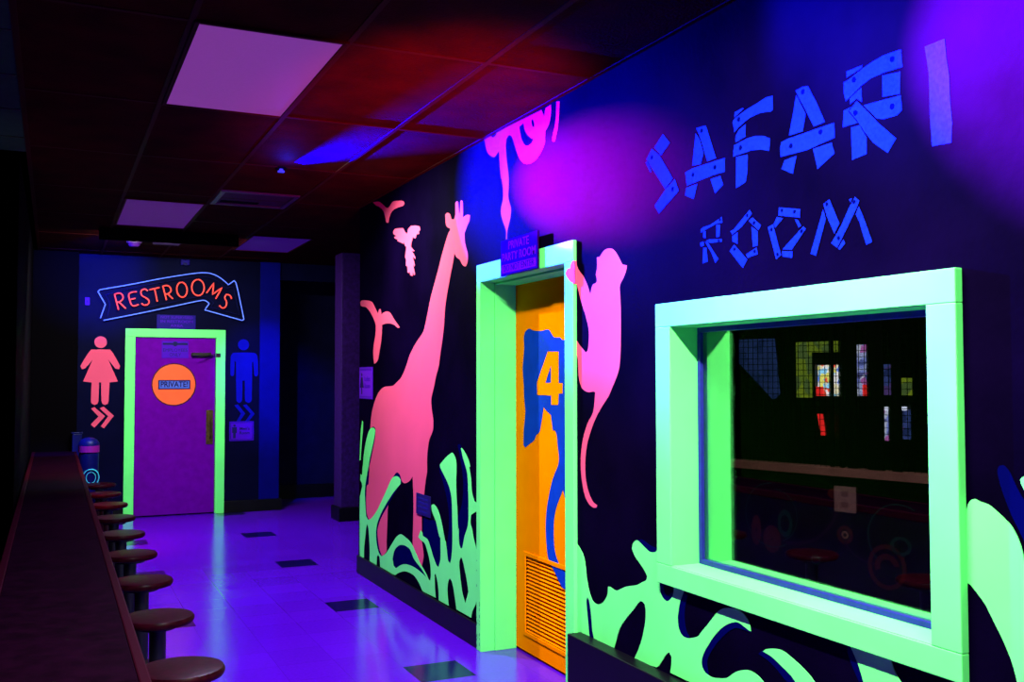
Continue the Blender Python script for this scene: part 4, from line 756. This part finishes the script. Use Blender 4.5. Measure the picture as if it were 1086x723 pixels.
# ------------------------------------------------------------------ lights
def light(name, kind, loc, power, col, target=None, **k):
    l = bpy.data.lights.new(name, kind); l.energy = power; l.color = col
    for a, v in k.items(): setattr(l, a, v)
    o = bpy.data.objects.new(name, l); C.objects.link(o); o.location = loc
    if target is not None: o.rotation_euler = (Vector(target)-Vector(loc)).to_track_quat('-Z', 'Y').to_euler()
    return o
UV = (.84, 1.0, .76)
def uvtube(loc, L, p, target, w=.06):
    o = light('blacklight_tube', 'AREA', loc, p, UV, None, shape='RECTANGLE', size=w, size_y=L)
    d = Vector(target)-Vector(loc); 
    o.rotation_euler = d.to_track_quat('-Z', 'Y').to_euler(); return o
uvtube((1.12, 2.27, 2.79), 1.25, 262, (1.12, 2.2701, 0))
uvtube((1.12, .35, 2.78), 1.25, 130, (1.12, .3501, 0))
o = uvtube((.95, 9.47, 2.80), 1.1, 150, (.95, 9.9, 1.6)); o.data.size = 1.1; o.data.size_y = .05  # added unseen tube, lights the far wall from behind the housing
light('added_blacklight_spot', 'SPOT', (1.05, 2.85, 2.79), 210, UV, (2.365, 4.5, 1.1), spot_size=.95, spot_blend=.6, shadow_soft_size=.015)  # added unseen blacklight, brightens the party door
# small ceiling spotlight: blue and magenta, plus added blacklight and violet for mural and floor
SPOT = (1.293, 6.25, H-.034)
light('added_blacklight_spot', 'SPOT', SPOT, 390, UV, (2.17, 5.9, .9), spot_size=2.6, spot_blend=.8, shadow_soft_size=.0)
light('blue_spot', 'SPOT', SPOT, 12500, (.0, .0, 1), (2.17, 4.45, 2.5), spot_size=.82, spot_blend=1, shadow_soft_size=.0)
light('magenta_spot', 'SPOT', SPOT, 18000, (.85, .0, .9), (2.17, 4.08, 2.43), spot_size=.27, spot_blend=1, shadow_soft_size=.0)
light('added_violet_spot', 'SPOT', SPOT, 270, (.28, .0, 1), (.95, 5.6, 0), spot_size=2.0, spot_blend=.8, shadow_soft_size=.0)
light('blue_glow', 'POINT', (1.30, 6.1, H-.07), 9, (.02, .02, 1), shadow_soft_size=.0)
SP2 = (1.2, 2.6, 2.78)
light('blue_spot', 'SPOT', SP2, 1700, (.0, .0, 1), (2.17, 2.1, 2.7), spot_size=1.2, spot_blend=1, shadow_soft_size=.0)
light('magenta_spot', 'SPOT', SP2, 15000, (.6, .0, 1), (2.17, 1.55, 2.32), spot_size=.62, spot_blend=1, shadow_soft_size=.0)
light('added_violet_spot', 'SPOT', (1.1, 2.6, 2.78), 250, (.42, .0, 1), (.75, 3.7, 0), spot_size=1.7, spot_blend=.8, shadow_soft_size=.0)  # added unseen wash, brightens the near floor
light('added_violet_spot', 'SPOT', (.95, 9.43, 2.76), 220, (.10, .0, 1), (1.2, 8.6, 0), spot_size=2.4, spot_blend=.8, shadow_soft_size=.0)  # added unseen wash, brightens the far floor
# unseen spots: blue wash on the far wall, added red wash on ceiling and counter
light('blue_wash', 'SPOT', (.5, 9.42, 2.7), 1100, (.0, .003, 1), (.35, YF, 2.62), spot_size=.75, spot_blend=1, shadow_soft_size=.0)
light('blue_wash', 'SPOT', (1.5, 9.42, 2.7), 800, (.005, .005, 1), (2.27, YF, 1.5), spot_size=.6, spot_blend=1, shadow_soft_size=.0)
light('red_wash', 'SPOT', (1.35, 1.9, 1.4), 2400, (1, .012, .02), (1.66, 4.6, H), spot_size=.62, spot_blend=1, shadow_soft_size=.1)
light('unseen_red_spot', 'SPOT', (-.05, 6.9, 2.7), 900, (1, .02, .12), (.22, 8.8, .75), spot_size=.55, spot_blend=1, shadow_soft_size=.0)
light('counter_blue', 'SPOT', (.5, 10.2, 2.6), 900, (0, .003, 1), (.0, 10.95, .75), spot_size=.42, spot_blend=1, shadow_soft_size=.0)  # added spot, stands in for the blue wall mirrored in the countertop
light('side_room_fill', 'SPOT', (-.6, 4.0, 1.9), 60, (.9, 1, .85), (-.25, 6.4, 2.5), spot_size=.7, spot_blend=1, shadow_soft_size=.1)  # added unseen fill for the green wall and grey tiles
light('party_room_fill', 'POINT', (2.9, 3.3, 2.5), 110, (1, .8, .75), shadow_soft_size=.1)  # added unseen fill for the rail and mural behind the glass

# ------------------------------------------------------------------ camera and colour management
cam = bpy.data.cameras.new('camera'); co = bpy.data.objects.new('camera', cam); C.objects.link(co)
cam.sensor_width = 36; cam.lens = 1046.5/1086*36; cam.clip_start = .05
yaw, pit, rol = .4353, .0379, -.0012
right = Vector((math.cos(yaw), -math.sin(yaw), 0)); fw = Vector((math.sin(yaw)*math.cos(pit), math.cos(yaw)*math.cos(pit), math.sin(pit))); up = right.cross(fw)
r2 = right*math.cos(rol)+up*math.sin(rol); u2 = -right*math.sin(rol)+up*math.cos(rol)
co.matrix_world = Matrix((( r2.x, u2.x, -fw.x, 0), (r2.y, u2.y, -fw.y, 0), (r2.z, u2.z, -fw.z, 1.5), (0, 0, 0, 1)))
sc_ = bpy.context.scene; sc_.camera = co
w = bpy.data.worlds.new('dark_world'); sc_.world = w; w.use_nodes = True
w.node_tree.nodes['Background'].inputs[0].default_value = (0, 0, 0, 1); w.node_tree.nodes['Background'].inputs[1].default_value = 0
vs_ = sc_.view_settings; vs_.view_transform = 'Standard'; vs_.look = 'None'; vs_.exposure = 0; vs_.gamma = 1; vs_.use_curve_mapping = False
